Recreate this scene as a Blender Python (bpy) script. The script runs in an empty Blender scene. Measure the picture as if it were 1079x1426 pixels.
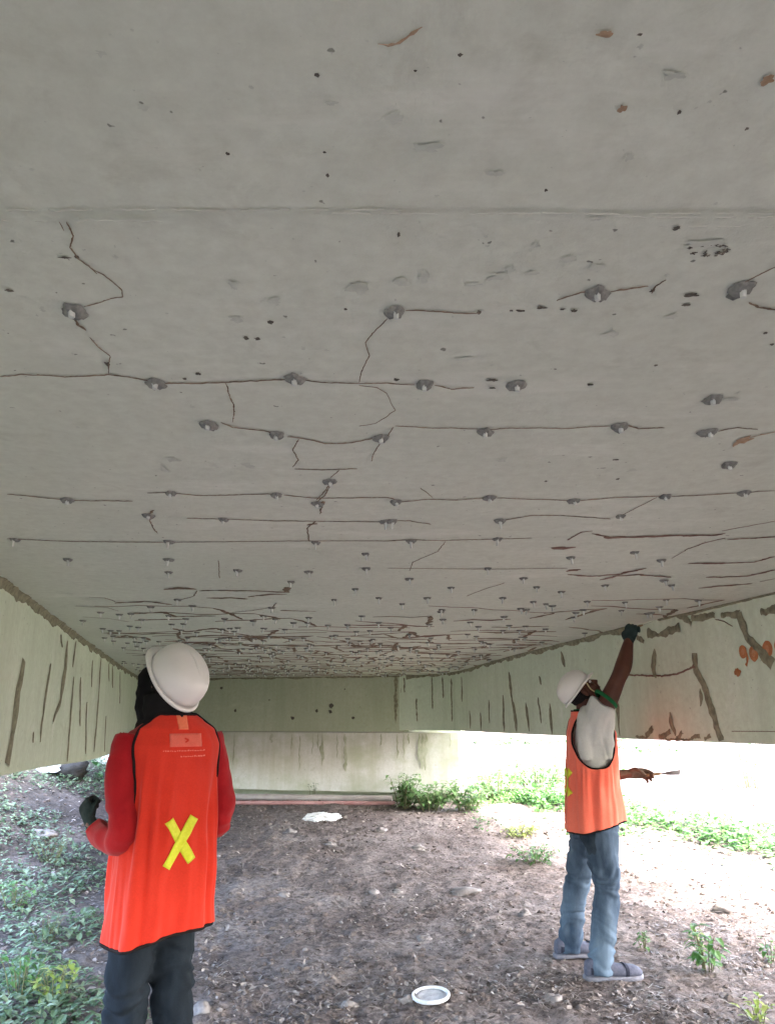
import bpy, bmesh, math, random
from mathutils import Vector, Matrix, noise
R = math.radians
random.seed(11)
scene = bpy.context.scene
col = scene.collection

# ------------------------------------------------------------------ camera
PITCH = R(15.2); FPX = 1077.0; EYE = 1.47
cam = bpy.data.cameras.new("camera"); camo = bpy.data.objects.new("camera", cam); col.objects.link(camo)
camo.location = (0, 0, EYE); camo.rotation_euler = (math.pi/2 + PITCH, 0, 0)
cam.sensor_fit = 'HORIZONTAL'; cam.sensor_width = 36; cam.lens = 36*FPX/1079
cam.clip_start = 0.05; cam.clip_end = 2000
scene.camera = camo

# photograph measurements -> directions from the camera, used to survey points on real surfaces
def ray(x, y):
    cx = (x-539.5)/FPX; cy = (713-y)/FPX
    return Vector((cx, math.cos(PITCH)-cy*math.sin(PITCH), math.sin(PITCH)+cy*math.cos(PITCH)))
def on_z(x, y, z):
    r = ray(x, y); t = (z-EYE)/r.z
    return Vector((r.x*t, r.y*t, z))
def on_plan(x, y, poly):
    """meet the sight line with a vertical wall given by its plan polyline; returns point and unit tangent"""
    r = ray(x, y); best = None
    for (a, b) in zip(poly[:-1], poly[1:]):
        dx, dy = b[0]-a[0], b[1]-a[1]
        den = r.x*dy - r.y*dx
        if abs(den) < 1e-9: continue
        t = (a[0]*dy - a[1]*dx)/den
        s = (r.x*t-a[0])/dx if abs(dx) > abs(dy) else (r.y*t-a[1])/dy
        if t > 0 and -0.02 <= s <= 1.02 and (best is None or t < best[0]):
            best = (t, Vector((dx, dy, 0)).normalized())
    if best is None: return None
    t, tg = best
    return Vector((r.x*t, r.y*t, EYE+r.z*t)), tg

def sstep(a, b, x):
    t = min(1, max(0, (x-a)/(b-a))); return t*t*(3-2*t)
def lerp(a, b, t): return a+(b-a)*t
def nz(x, y, z=0.0): return noise.noise(Vector((x, y, z)))
def interp(tab, z):
    if z <= tab[0][0]: return tab[0][1:]
    for p, q in zip(tab[:-1], tab[1:]):
        if z <= q[0]:
            t = (z-p[0])/(q[0]-p[0]); t = t*t*(3-2*t)*0.5+t*0.5
            return [lerp(a, b, t) for a, b in zip(p[1:], q[1:])]
    return tab[-1][1:]

# ------------------------------------------------------------------ materials
def new_mat(name):
    m = bpy.data.materials.new(name); m.use_nodes = True
    nt = m.node_tree; b = nt.nodes['Principled BSDF']
    return m, nt, b
def N(nt, t, **kw):
    n = nt.nodes.new(t)
    for k, v in kw.items():
        if k in n.inputs: n.inputs[k].default_value = v
        else: setattr(n, k, v)
    return n
def ramp(nt, fac, stops, interp_='LINEAR'):
    r = nt.nodes.new('ShaderNodeValToRGB'); r.color_ramp.interpolation = interp_
    els = r.color_ramp.elements
    while len(els) < len(stops): els.new(0.5)
    for e, (p, c) in zip(els, stops):
        e.position = p; e.color = (*c, 1) if len(c) == 3 else c
    nt.links.new(fac, r.inputs[0]); return r.outputs[0]
def noise_fac(nt, scale, detail=4, rough=0.55, stretch=None, dist=0.0, vec=None):
    tc = nt.nodes.new('ShaderNodeTexCoord'); src = tc.outputs['Object'] if vec is None else vec
    if stretch:
        mp = nt.nodes.new('ShaderNodeMapping'); mp.inputs['Scale'].default_value = stretch
        nt.links.new(src, mp.inputs[0]); src = mp.outputs[0]
    n = N(nt, 'ShaderNodeTexNoise', Scale=scale, Detail=detail, Roughness=rough, Distortion=dist)
    nt.links.new(src, n.inputs['Vector']); return n.outputs['Fac']
def mixc(nt, fac, a, b, mode='MIX'):
    m = nt.nodes.new('ShaderNodeMix'); m.data_type = 'RGBA'; m.blend_type = mode
    for s, v in ((0, fac), (6, a), (7, b)):
        if isinstance(v, (int, float)): m.inputs[s].default_value = v
        elif isinstance(v, tuple): m.inputs[s].default_value = (*v, 1)
        else: nt.links.new(v, m.inputs[s])
    return m.outputs[2]
def bump(nt, b, fac, strength=0.3, dist=0.01):
    bp = N(nt, 'ShaderNodeBump', Strength=strength, Distance=dist)
    nt.links.new(fac, bp.inputs['Height']); nt.links.new(bp.outputs[0], b.inputs['Normal'])
def setc(nt, b, c):
    if isinstance(c, tuple): b.inputs['Base Color'].default_value = (*c, 1)
    else: nt.links.new(c, b.inputs['Base Color'])
def simple(name, c1, c2, scale=20, rough=0.8, bs=0.25, bd=0.005, detail=5, stretch=None, spec=0.3, fine=None):
    m, nt, b = new_mat(name)
    f = noise_fac(nt, scale, detail, 0.6, stretch)
    c = ramp(nt, f, [(0.32, c1), (0.68, c2)])
    setc(nt, b, c); b.inputs['Roughness'].default_value = rough; b.inputs['Specular IOR Level'].default_value = spec
    bump(nt, b, noise_fac(nt, fine or scale*4, 6, 0.65), bs, bd)
    return m
def concrete(name, a, b_, dark, streak=None, moss=None):
    m, nt, b = new_mat(name)
    c = ramp(nt, noise_fac(nt, 0.9, 6, 0.6), [(0.3, a), (0.72, b_)])
    c = mixc(nt, ramp(nt, noise_fac(nt, 26, 5, 0.7), [(0.35, (0, 0, 0)), (0.75, (0.5, 0.5, 0.5))]), c, dark)
    # small pits and specks
    c = mixc(nt, ramp(nt, noise_fac(nt, 42, 2, 0.5), [(0.735, (0, 0, 0)), (0.76, (0.8, 0.8, 0.8))]), c, tuple(v*0.35 for v in dark))
    # smudges
    sm = ramp(nt, noise_fac(nt, 5.5, 7, 0.72, dist=0.6), [(0.58, (0, 0, 0)), (0.72, (0.55, 0.55, 0.55))])
    c = mixc(nt, sm, c, dark)
    lt = ramp(nt, noise_fac(nt, 3.0, 6, 0.7, stretch=(0.4, 1.6, 1)), [(0.57, (0, 0, 0)), (0.75, (0.4, 0.4, 0.4))])
    c = mixc(nt, lt, c, tuple(min(0.8, v*1.25) for v in b_))
    if streak:
        s = ramp(nt, noise_fac(nt, 3.2, 6, 0.65, stretch=(1.6, 1.6, 0.12)), [(0.47, (0, 0, 0)), (0.7, (0.75, 0.75, 0.75))])
        c = mixc(nt, s, c, streak)
    if moss:
        s = ramp(nt, noise_fac(nt, 1.1, 6, 0.65, stretch=(1, 1, 1.6)), [(0.47, (0, 0, 0)), (0.66, (0.9, 0.9, 0.9))])
        c = mixc(nt, s, c, moss)
    setc(nt, b, c); b.inputs['Roughness'].default_value = 0.85; b.inputs['Specular IOR Level'].default_value = 0.25
    bump(nt, b, noise_fac(nt, 60, 8, 0.7), 0.35, 0.006)
    return m

M = {}
M['soffit'] = concrete('soffit_concrete', (0.565, 0.60, 0.51), (0.64, 0.672, 0.58), (0.44, 0.455, 0.375))
M['girder'] = concrete('girder_concrete', (0.60, 0.69, 0.545), (0.68, 0.755, 0.61), (0.45, 0.50, 0.37), streak=(0.51, 0.58, 0.44))  # green light bounced off the plants is put into the base colour
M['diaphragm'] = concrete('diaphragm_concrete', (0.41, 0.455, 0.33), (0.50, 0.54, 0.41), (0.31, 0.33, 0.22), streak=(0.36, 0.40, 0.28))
M['abutment'] = concrete('abutment_concrete', (0.66, 0.66, 0.63), (0.76, 0.755, 0.73), (0.48, 0.48, 0.40), streak=(0.52, 0.52, 0.42), moss=(0.47, 0.50, 0.37))
M['deck'] = simple('deck_asphalt', (0.05, 0.05, 0.05), (0.08, 0.08, 0.08), 8)
M['crack'] = simple('crack_filler', (0.11, 0.082, 0.056), (0.30, 0.22, 0.15), 14, 0.85)
M['crack_brown'] = simple('crack_brown', (0.13, 0.062, 0.045), (0.28, 0.18, 0.135), 12, 0.85)
M['paste'] = simple('grey_paste', (0.14, 0.142, 0.128), (0.30, 0.305, 0.275), 60, 0.8)
M['olive'] = simple('olive_paste', (0.15, 0.145, 0.095), (0.31, 0.30, 0.20), 25, 0.85)
M['spot'] = simple('dark_spot', (0.05, 0.045, 0.036), (0.16, 0.145, 0.115), 60, 0.9)
M['smudge'] = simple('soot_smudge', (0.44, 0.465, 0.40), (0.56, 0.59, 0.51), 30, 0.9)
M['rust'] = simple('rust_stain', (0.30, 0.19, 0.11), (0.44, 0.33, 0.22), 60, 0.85)
M['orange_paint'] = simple('orange_paint', (0.36, 0.13, 0.045), (0.48, 0.21, 0.09), 30, 0.7)
M['orange_faded'] = simple('faded_orange', (0.44, 0.17, 0.07), (0.52, 0.30, 0.17), 40, 0.8)
M['nozzle'] = simple('nozzle_plastic', (0.50, 0.53, 0.49), (0.57, 0.60, 0.56), 60, 0.45)
M['streak'] = simple('damp_streak', (0.34, 0.36, 0.25), (0.52, 0.53, 0.43), 10, 0.9)
M['lip'] = simple('formwork_lip', (0.50, 0.515, 0.44), (0.62, 0.64, 0.56), 12, 0.85)

# ground
def ground_mat():
    m, nt, b = new_mat('dirt')
    c = ramp(nt, noise_fac(nt, 1.3, 8, 0.62), [(0.30, (0.115, 0.090, 0.082)), (0.52, (0.21, 0.175, 0.163)), (0.75, (0.33, 0.288, 0.27))])
    c2 = ramp(nt, noise_fac(nt, 24, 8, 0.75), [(0.36, (0.05, 0.04, 0.037)), (0.52, (0.5, 0.5, 0.5)), (0.72, (0.95, 0.92, 0.9))])
    c = mixc(nt, 0.75, c, c2, 'OVERLAY')
    # straw strewn soil in the open on the right, darkened to offset strong light
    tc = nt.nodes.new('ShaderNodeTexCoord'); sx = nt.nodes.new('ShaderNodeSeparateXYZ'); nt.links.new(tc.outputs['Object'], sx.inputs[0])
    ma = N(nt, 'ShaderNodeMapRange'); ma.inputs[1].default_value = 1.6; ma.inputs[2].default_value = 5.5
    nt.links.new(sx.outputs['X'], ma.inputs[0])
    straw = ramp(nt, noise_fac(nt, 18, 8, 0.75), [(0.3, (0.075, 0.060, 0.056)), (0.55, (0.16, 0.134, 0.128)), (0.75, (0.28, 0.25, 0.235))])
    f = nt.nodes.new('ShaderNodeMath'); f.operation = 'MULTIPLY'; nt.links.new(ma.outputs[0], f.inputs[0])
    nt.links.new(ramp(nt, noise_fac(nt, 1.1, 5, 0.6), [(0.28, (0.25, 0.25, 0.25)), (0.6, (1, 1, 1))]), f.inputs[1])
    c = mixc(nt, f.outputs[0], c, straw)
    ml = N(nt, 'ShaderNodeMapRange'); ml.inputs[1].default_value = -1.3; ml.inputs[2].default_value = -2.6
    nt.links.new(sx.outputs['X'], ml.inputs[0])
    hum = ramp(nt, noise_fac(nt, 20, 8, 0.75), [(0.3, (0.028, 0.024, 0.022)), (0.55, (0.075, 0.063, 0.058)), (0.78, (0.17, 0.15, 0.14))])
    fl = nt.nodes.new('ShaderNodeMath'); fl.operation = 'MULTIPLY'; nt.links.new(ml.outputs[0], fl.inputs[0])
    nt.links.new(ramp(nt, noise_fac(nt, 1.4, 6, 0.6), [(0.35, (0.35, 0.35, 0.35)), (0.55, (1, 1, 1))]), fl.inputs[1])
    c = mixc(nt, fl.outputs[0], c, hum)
    setc(nt, b, c); b.inputs['Roughness'].default_value = 0.95; b.inputs['Specular IOR Level'].default_value = 0.15
    bump(nt, b, noise_fac(nt, 30, 10, 0.75), 1.0, 0.03)
    return m
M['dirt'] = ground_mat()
def leaf_mat(name, c1, c2, c3, trans=0.35):
    m, nt, b = new_mat(name)
    g = nt.nodes.new('ShaderNodeNewGeometry')
    c = ramp(nt, g.outputs['Random Per Island'], [(0.0, c1), (0.55, c2), (1.0, c3)])
    setc(nt, b, c); b.inputs['Roughness'].default_value = 0.5; b.inputs['Specular IOR Level'].default_value = 0.35
    tr = nt.nodes.new('ShaderNodeBsdfTranslucent'); nt.links.new(c, tr.inputs[0])
    mx = nt.nodes.new('ShaderNodeMixShader'); mx.inputs[0].default_value = trans
    out = nt.nodes['Material Output']
    nt.links.new(b.outputs[0], mx.inputs[1]); nt.links.new(tr.outputs[0], mx.inputs[2]); nt.links.new(mx.outputs[0], out.inputs[0])
    return m
M['leaf'] = leaf_mat('weed_leaf', (0.04, 0.11, 0.03), (0.085, 0.20, 0.055), (0.16, 0.29, 0.10))
M['leaf_dull'] = leaf_mat('ground_leaf', (0.055, 0.10, 0.05), (0.13, 0.20, 0.11), (0.25, 0.32, 0.20))
M['leaf_dark'] = leaf_mat('dark_leaf', (0.015, 0.04, 0.018), (0.03, 0.075, 0.03), (0.06, 0.12, 0.05))
M['leaf_lit'] = leaf_mat('lit_leaf', (0.10, 0.21, 0.07), (0.19, 0.33, 0.13), (0.32, 0.45, 0.22))  # leaf green lightened in colour to stand in for light on shaded plants
M['leaf_yellow'] = leaf_mat('yellow_leaf', (0.16, 0.24, 0.05), (0.26, 0.34, 0.08), (0.38, 0.42, 0.14))
M['litter'] = leaf_mat('dry_litter', (0.05, 0.038, 0.032), (0.17, 0.135, 0.118), (0.36, 0.315, 0.285), 0.1)
M['stem'] = simple('stem', (0.10, 0.11, 0.05), (0.16, 0.15, 0.08), 40)
M['stone'] = simple('stone', (0.15, 0.13, 0.125), (0.27, 0.245, 0.235), 14, 0.9, 0.6, 0.01)
M['clod'] = simple('earth_clod', (0.075, 0.058, 0.052), (0.17, 0.14, 0.13), 10, 0.95, 0.8, 0.01)
M['stone_dark'] = simple('dark_stone', (0.03, 0.03, 0.033), (0.075, 0.072, 0.075), 8, 0.9, 0.6, 0.02)
M['pipe_pink'] = simple('pink_pipe', (0.30, 0.15, 0.145), (0.40, 0.24, 0.23), 6, 0.6)
M['pipe_grey'] = simple('grey_pipe', (0.30, 0.26, 0.25), (0.42, 0.38, 0.36), 6, 0.7)
M['white_plastic'] = simple('white_plastic', (0.66, 0.66, 0.66), (0.78, 0.78, 0.78), 20, 0.5)
M['lid'] = simple('grey_white_lid', (0.50, 0.51, 0.54), (0.68, 0.69, 0.71), 25, 0.5)
M['lid_in'] = simple('lid_inner', (0.33, 0.33, 0.35), (0.55, 0.55, 0.57), 20, 0.7)  # inner dish a darker grey than the rim

# people
def cloth(name, c1, c2, scale=6, weave=700, rough=0.9, bs=0.25, stretch=None):
    m, nt, b = new_mat(name)
    c = ramp(nt, noise_fac(nt, scale, 5, 0.6, stretch), [(0.3, c1), (0.7, c2)])
    fine = ramp(nt, noise_fac(nt, weave*0.25, 2, 0.5), [(0.3, (0.9, 0.9, 0.9)), (0.7, (1, 1, 1))])
    c = mixc(nt, 1.0, c, fine, 'MULTIPLY')
    setc(nt, b, c); b.inputs['Roughness'].default_value = rough; b.inputs['Specular IOR Level'].default_value = 0.2
    b.inputs['Sheen Weight'].default_value = 0.12 if max(c1) > 0.2 else 0.0
    if max(c1) < 0.05: b.inputs['Specular IOR Level'].default_value = 0.08
    bump(nt, b, noise_fac(nt, weave*0.2, 3, 0.6), bs, 0.003)
    return m
M['skin'] = simple('dark_skin', (0.075, 0.028, 0.018), (0.105, 0.042, 0.026), 12, 0.5, 0.15, 0.002)
M['lips'] = simple('lip_skin', (0.10, 0.036, 0.03), (0.12, 0.045, 0.035), 12, 0.45)
M['sweater'] = cloth('red_sweater', (0.30, 0.006, 0.010), (0.40, 0.011, 0.015))
M['vest_red'] = cloth('red_orange_mesh', (0.56, 0.028, 0.013), (0.66, 0.042, 0.020), 4)
M['vest_coral_lit'] = cloth('coral_mesh_lit', (0.84, 0.155, 0.095), (0.88, 0.21, 0.14), 4)  # orange vest cloth, brighter light on it painted in as paler coral
M['logo'] = cloth('faded_logo', (0.72, 0.13, 0.085), (0.76, 0.16, 0.11), 40)
M['logo_light'] = cloth('faded_lettering', (0.76, 0.20, 0.14), (0.80, 0.24, 0.18), 40)
M['tag'] = cloth('orange_tag', (0.80, 0.17, 0.08), (0.85, 0.22, 0.11), 40)
M['tape'] = cloth('yellow_tape', (0.60, 0.66, 0.02), (0.72, 0.76, 0.06), 60, rough=0.5)
M['trim'] = cloth('black_trim', (0.012, 0.010, 0.011), (0.022, 0.018, 0.018), 20)
M['hood'] = cloth('black_hood', (0.008, 0.008, 0.008), (0.016, 0.016, 0.016), 10, rough=0.95)
M['trousers'] = cloth('slate_trousers', (0.008, 0.011, 0.015), (0.024, 0.032, 0.042), 9, stretch=(1, 1, 0.4))
M['jeans'] = cloth('blue_jeans', (0.024, 0.042, 0.072), (0.115, 0.162, 0.22), 7, stretch=(1, 1, 0.35))
M['jeans_dark'] = cloth('jeans_pocket', (0.018, 0.028, 0.042), (0.05, 0.068, 0.088), 9)
M['tshirt'] = cloth('white_tshirt', (0.50, 0.53, 0.49), (0.58, 0.61, 0.57), 5)
M['green'] = cloth('green_rib', (0.008, 0.10, 0.032), (0.014, 0.145, 0.05), 20)
M['glove'] = cloth('dark_green_glove', (0.02, 0.035, 0.034), (0.04, 0.06, 0.058), 30)
M['glove_brown'] = cloth('brown_glove', (0.09, 0.065, 0.045), (0.15, 0.115, 0.085), 30)
M['helmet'] = simple('white_hard_hat', (0.68, 0.68, 0.63), (0.75, 0.75, 0.71), 5, 0.32, 0.05, 0.001, spec=0.5)
M['strap'] = simple('pale_strap', (0.50, 0.42, 0.20), (0.58, 0.50, 0.27), 30, 0.6)
M['shoe'] = cloth('blue_grey_shoe', (0.055, 0.06, 0.09), (0.12, 0.125, 0.165), 25)
M['shoe_dark'] = cloth('dark_shoe_panel', (0.02, 0.022, 0.035), (0.045, 0.048, 0.07), 25)
M['sole'] = simple('shoe_sole', (0.12, 0.12, 0.145), (0.20, 0.20, 0.235), 30, 0.8)
M['hair'] = simple('black_hair', (0.008, 0.007, 0.007), (0.018, 0.016, 0.015), 80, 0.8, 0.6, 0.004)
M['eye'] = simple('eye_white', (0.6, 0.58, 0.55), (0.65, 0.62, 0.6), 5, 0.25)
M['steel'] = simple('steel', (0.10, 0.10, 0.10), (0.18, 0.18, 0.18), 20, 0.4); M['steel'].node_tree.nodes['Principled BSDF'].inputs['Metallic'].default_value = 0.3
M['wood'] = simple('tool_wood', (0.20, 0.12, 0.06), (0.30, 0.19, 0.10), 12, 0.6, stretch=(1, 8, 1))

# ------------------------------------------------------------------ object helpers
def link(o, parent=None):
    col.objects.link(o)
    if parent is not None: o.parent = parent
    return o
def mk(name, verts, faces, mat, parent=None, base=None, smooth=True, mats=None, fmat=None):
    if base is not None: verts = [Vector(v)-base for v in verts]
    me = bpy.data.meshes.new(name); me.from_pydata([tuple(v) for v in verts], [], faces)
    for m in (mats or [mat]): me.materials.append(m)
    if fmat: me.polygons.foreach_set('material_index', fmat)
    me.polygons.foreach_set('use_smooth', [smooth]*len(me.polygons)); me.update()
    return link(bpy.data.objects.new(name, me), parent)
def tag(o, label=None, cat=None, group=None, kind=None):
    for k, v in (('label', label), ('category', cat), ('group', group), ('kind', kind)):
        if v: o[k] = v
    return o
def empty(name, loc, rz=0, label=None, cat=None, group=None):
    o = bpy.data.objects.new(name, None); o.empty_display_size = 0.1; link(o)
    o.location = loc; o.rotation_euler = (0, 0, rz); return tag(o, label, cat, group)

class MB:
    def __init__(s): s.v = []; s.f = []; s.m = []
    def add(s, vs, fs, mi=0):
        o = len(s.v); s.v += [Vector(v) for v in vs]; s.f += [tuple(i+o for i in f) for f in fs]; s.m += [mi]*len(fs)
    def rings(s, rings, cap=True, closed=False, mi=0):
        n = len(rings[0]); vs = [p for r in rings for p in r]; fs = []
        k = len(rings)
        for i in range(k if closed else k-1):
            a, b = i*n, ((i+1) % k)*n
            for j in range(n):
                q = (j+1) % n; fs.append((a+j, a+q, b+q, b+j))
        if cap and not closed:
            fs.append(tuple(reversed(range(n)))); fs.append(tuple(range((k-1)*n, k*n)))
        s.add(vs, fs, mi)
    def tube(s, pts, rad, n=12, cap=True, closed=False, mi=0, flat=1.0, up=None):
        pts = [Vector(p) for p in pts]; k = len(pts)
        if not hasattr(rad, '__len__'): rad = [rad]*k
        rr = []; u = None
        for i in range(k):
            if closed: t = pts[(i+1) % k]-pts[i-1]
            else: t = pts[min(i+1, k-1)]-pts[max(i-1, 0)]
            if t.length < 1e-9: t = Vector((0, 0, 1))
            t.normalize()
            if u is None:
                ref = Vector(up) if up is not None else (Vector((0, 0, 1)) if abs(t.z) < 0.9 else Vector((0, 1, 0)))
                u = (ref - t*ref.dot(t)).normalized()
            else:
                u = u - t*u.dot(t)
                u = u.normalized() if u.length > 1e-6 else t.orthogonal().normalized()
            w = t.cross(u)
            rr.append([pts[i]+u*(math.cos(2*math.pi*j/n)*rad[i]*flat)+w*(math.sin(2*math.pi*j/n)*rad[i]) for j in range(n)])
        s.rings(rr, cap, closed, mi)
    def ellipsoid(s, c, r, M3=None, nu=20, nv=12, mi=0):
        c = Vector(c); rr = []
        for i in range(nv+1):
            ph = -math.pi/2+math.pi*(i*0.96+0.02*nv)/nv
            ring = []
            for j in range(nu):
                th = 2*math.pi*j/nu
                p = Vector((r[0]*math.cos(ph)*math.cos(th), r[1]*math.cos(ph)*math.sin(th), r[2]*math.sin(ph)))
                ring.append(c+(M3 @ p if M3 is not None else p))
            rr.append(ring)
        s.rings(rr, True, False, mi)
    def box(s, c, h, M3=None, mi=0):
        c = Vector(c); vs = []
        for x in (-1, 1):
            for y in (-1, 1):
                for z in (-1, 1):
                    p = Vector((x*h[0], y*h[1], z*h[2])); vs.append(c+(M3 @ p if M3 is not None else p))
        s.add(vs, [(0, 1, 3, 2), (4, 6, 7, 5), (0, 4, 5, 1), (2, 3, 7, 6), (0, 2, 6, 4), (1, 5, 7, 3)], mi)
    def build(s, name, mat, parent=None, base=None, smooth=True, mats=None):
        return mk(name, s.v, s.f, mat, parent, base, smooth, mats, s.m if mats else None)

def spline(pts, n=6):
    """Catmull-Rom through tuples of any length"""
    out = []
    P = [tuple(p) for p in pts]
    for i in range(len(P)-1):
        p0, p1, p2, p3 = P[max(i-1, 0)], P[i], P[i+1], P[min(i+2, len(P)-1)]
        for k in range(n):
            t = k/n
            out.append(tuple(0.5*((2*b)+(-a+c)*t+(2*a-5*b+4*c-d)*t*t+(-a+3*b-3*c+d)*t**3) for a, b, c, d in zip(p0, p1, p2, p3)))
    out.append(P[-1]); return out
def limb(mb, pts, n=14, k=5, flat=1.0):
    q = spline(pts, k)
    mb.tube([p[:3] for p in q], [p[3] for p in q], n, flat=flat)
def torso(mb, tab, zs=40, n=32, e=2.3):
    z0, z1 = tab[0][0], tab[-1][0]; rr = []
    for i in range(zs+1):
        z = lerp(z0, z1, i/zs); hx, hy, yo = interp(tab, z)
        rr.append([Vector((hx*math.copysign(abs(math.cos(t))**(2/e), math.cos(t)), yo+hy*math.copysign(abs(math.sin(t))**(2/e), math.sin(t)), z))
                   for t in [2*math.pi*j/n for j in range(n)]])
    mb.rings(rr)
def voxel(mb, name, mat, parent, size=0.008, smooth=4, disp=None, smoothf=0.6):
    me = bpy.data.meshes.new('tmp'); me.from_pydata([tuple(v) for v in mb.v], [], mb.f)
    bm = bmesh.new(); bm.from_mesh(me); bmesh.ops.recalc_face_normals(bm, faces=bm.faces); bm.to_mesh(me); bm.free()
    o = bpy.data.objects.new('tmp', me); col.objects.link(o)
    r = o.modifiers.new('r', 'REMESH'); r.mode = 'VOXEL'; r.voxel_size = size
    if smooth:
        s = o.modifiers.new('s', 'SMOOTH'); s.factor = smoothf; s.iterations = smooth
    dg = bpy.context.evaluated_depsgraph_get(); dg.update()
    m2 = bpy.data.meshes.new_from_object(o.evaluated_get(dg)); bpy.data.objects.remove(o)
    m2.name = name
    m2.materials.clear(); m2.materials.append(mat)
    if disp:
        nn = [v.normal.copy() for v in m2.vertices]
        for v, n in zip(m2.vertices, nn): v.co = v.co + n*disp(v.co)
    m2.polygons.foreach_set('use_smooth', [True]*len(m2.polygons)); m2.update()
    return link(bpy.data.objects.new(name, m2), parent)

# ------------------------------------------------------------------ ground
def gz(x, y):
    h = 0.34*sstep(6.5, 12.3, y)
    h += 0.30*sstep(3.0, 12.0, x) + 1.6*sstep(14, 60, x)
    h += 0.72*sstep(-1.7-0.13*max(0, y-3), -5.6, x)*sstep(3.5, 9.5, y)
    h += 1.5*sstep(18, 60, y)*sstep(-60, 10, abs(x))
    a = sstep(0.0, 1.2, math.hypot(x-1.30, y-5.3))*sstep(0.0, 0.9, math.hypot(x+0.87, y-3.25))*0.75+0.25
    h += 0.030*nz(x*0.7, y*0.7)*a + 0.026*nz(x*2.2, y*2.2, 3)*a
    return h
def gfine(x, y):
    return 0.018*nz(x*7, y*7, 5)+0.014*nz(x*16, y*16, 7)+0.010*abs(nz(x*31, y*31, 9))
def axis(segs):
    out = []
    for a, b, st in segs:
        n = max(1, int(round((b-a)/st)))
        out += [a+(b-a)*i/n for i in range(n)]
    out.append(segs[-1][1]); return out
gx = axis([(-400, -60, 40), (-60, -16, 3), (-16, -5, 0.5), (-5, -2.6, 0.09), (-2.6, 3.2, 0.028), (3.2, 6, 0.09), (6, 16, 0.5), (16, 60, 3), (60, 400, 40)])
gy = axis([(-400, -40, 40), (-40, -6, 2), (-6, 2.4, 0.3), (2.4, 4.0, 0.06), (4.0, 9.0, 0.028), (9.0, 14, 0.08), (14, 24, 0.4), (24, 70, 3), (70, 500, 40)])
nx, ny = len(gx), len(gy)
gv = [(x, y, gz(x, y)+(gfine(x, y) if (-6 < x < 7 and 2 < y < 15) else 0)) for y in gy for x in gx]
gf = [(j*nx+i, j*nx+i+1, (j+1)*nx+i+1, (j+1)*nx+i) for j in range(ny-1) for i in range(nx-1)]
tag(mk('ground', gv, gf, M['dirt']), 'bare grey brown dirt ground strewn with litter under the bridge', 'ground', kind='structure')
def on_ground(x, y, off=0.0):
    p = on_z(x, y, 0)
    for _ in range(12):
        q = on_z(x, y, gz(p.x, p.y)); p = (p+q)*0.5
    return Vector((p.x, p.y, gz(p.x, p.y)+off))

# ------------------------------------------------------------------ bridge
HS = 2.15
BASE = Vector((0, 6, 0))
bridge = empty('concrete_bridge', BASE, 0, 'concrete bridge overhead, its cracked grey soffit held by two pale girders tinted with green bounce light', 'bridge')
RPLAN = [(3.95, -6.2), (2.6, 1.3), (2.105, 4.17), (1.99, 4.75), (1.80, 5.55), (1.61, 6.8), (1.276, 8.69), (1.12, 10.1), (0.98, 11.1), (0.65, 11.75), (0.17, 11.99)]
LPLAN = [(0.50, -6.2), (-1.895, 3.735), (-2.465, 6.076), (-3.443, 10.216), (-4.03, 12.97)]
DPLAN = [(-4.1, 12.98), (0.25, 11.97)]
def XL(y): return -1.02-0.236*y-0.55  # unseen left overhang kept short to let more daylight in
def XR(y): return 2.87-0.183*y+lerp(4.7, 1.4, (y+6)/19)  # unseen right overhang widened and tapered to shape shade on the ground
# deck slab with its underside
ys = axis([(-6.0, 0.3, 0.35), (0.3, 0.86, 0.04), (0.86, 0.99, 0.006), (0.99, 3, 0.05), (3, 13.4, 0.2)])
SN = 90
sv, sf = [], []
for y in ys:
    for i in range(SN+1):
        x = lerp(XL(y), XR(y), i/SN)
        w = 0.006*nz(x*1.7, 2.0)
        d = 0.0045*math.exp(-((y-0.905-w)/0.012)**2)*(0.55+0.6*nz(x*3.1, 8)) + 0.002*math.exp(-((y-0.945-w)/0.008)**2)*max(0, nz(x*5, 3)+0.3)
        d += 0.006*sstep(0.945, 0.87, y)
        z = HS-d+0.0012*nz(x*2, y*2, 4)
        sv.append((x, y, z))
nb = len(sv)
for j in range(len(ys)-1):
    for i in range(SN):
        a = j*(SN+1)+i; sf.append((a, a+SN+1, a+SN+2, a+1))
c4 = [0, SN, (len(ys)-1)*(SN+1), (len(ys)-1)*(SN+1)+SN]
border = [i for i in range(SN+1)] + [j*(SN+1)+SN for j in range(1, len(ys))] + [(len(ys)-1)*(SN+1)+i for i in range(SN-1, -1, -1)] + [j*(SN+1) for j in range(len(ys)-2, 0, -1)]
top = {}
for b in border:
    top[b] = len(sv); sv.append((sv[b][0], sv[b][1], HS+0.32))
for a, b in zip(border, border[1:]+border[:1]): sf.append((a, b, top[b], top[a]))
sf.append(tuple(top[b] for b in border))
slab = mk('deck_slab', sv, sf, M['soffit'], bridge, BASE)
tag(slab, 'flat pale grey soffit with cracks and a faint formwork ridge')
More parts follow.
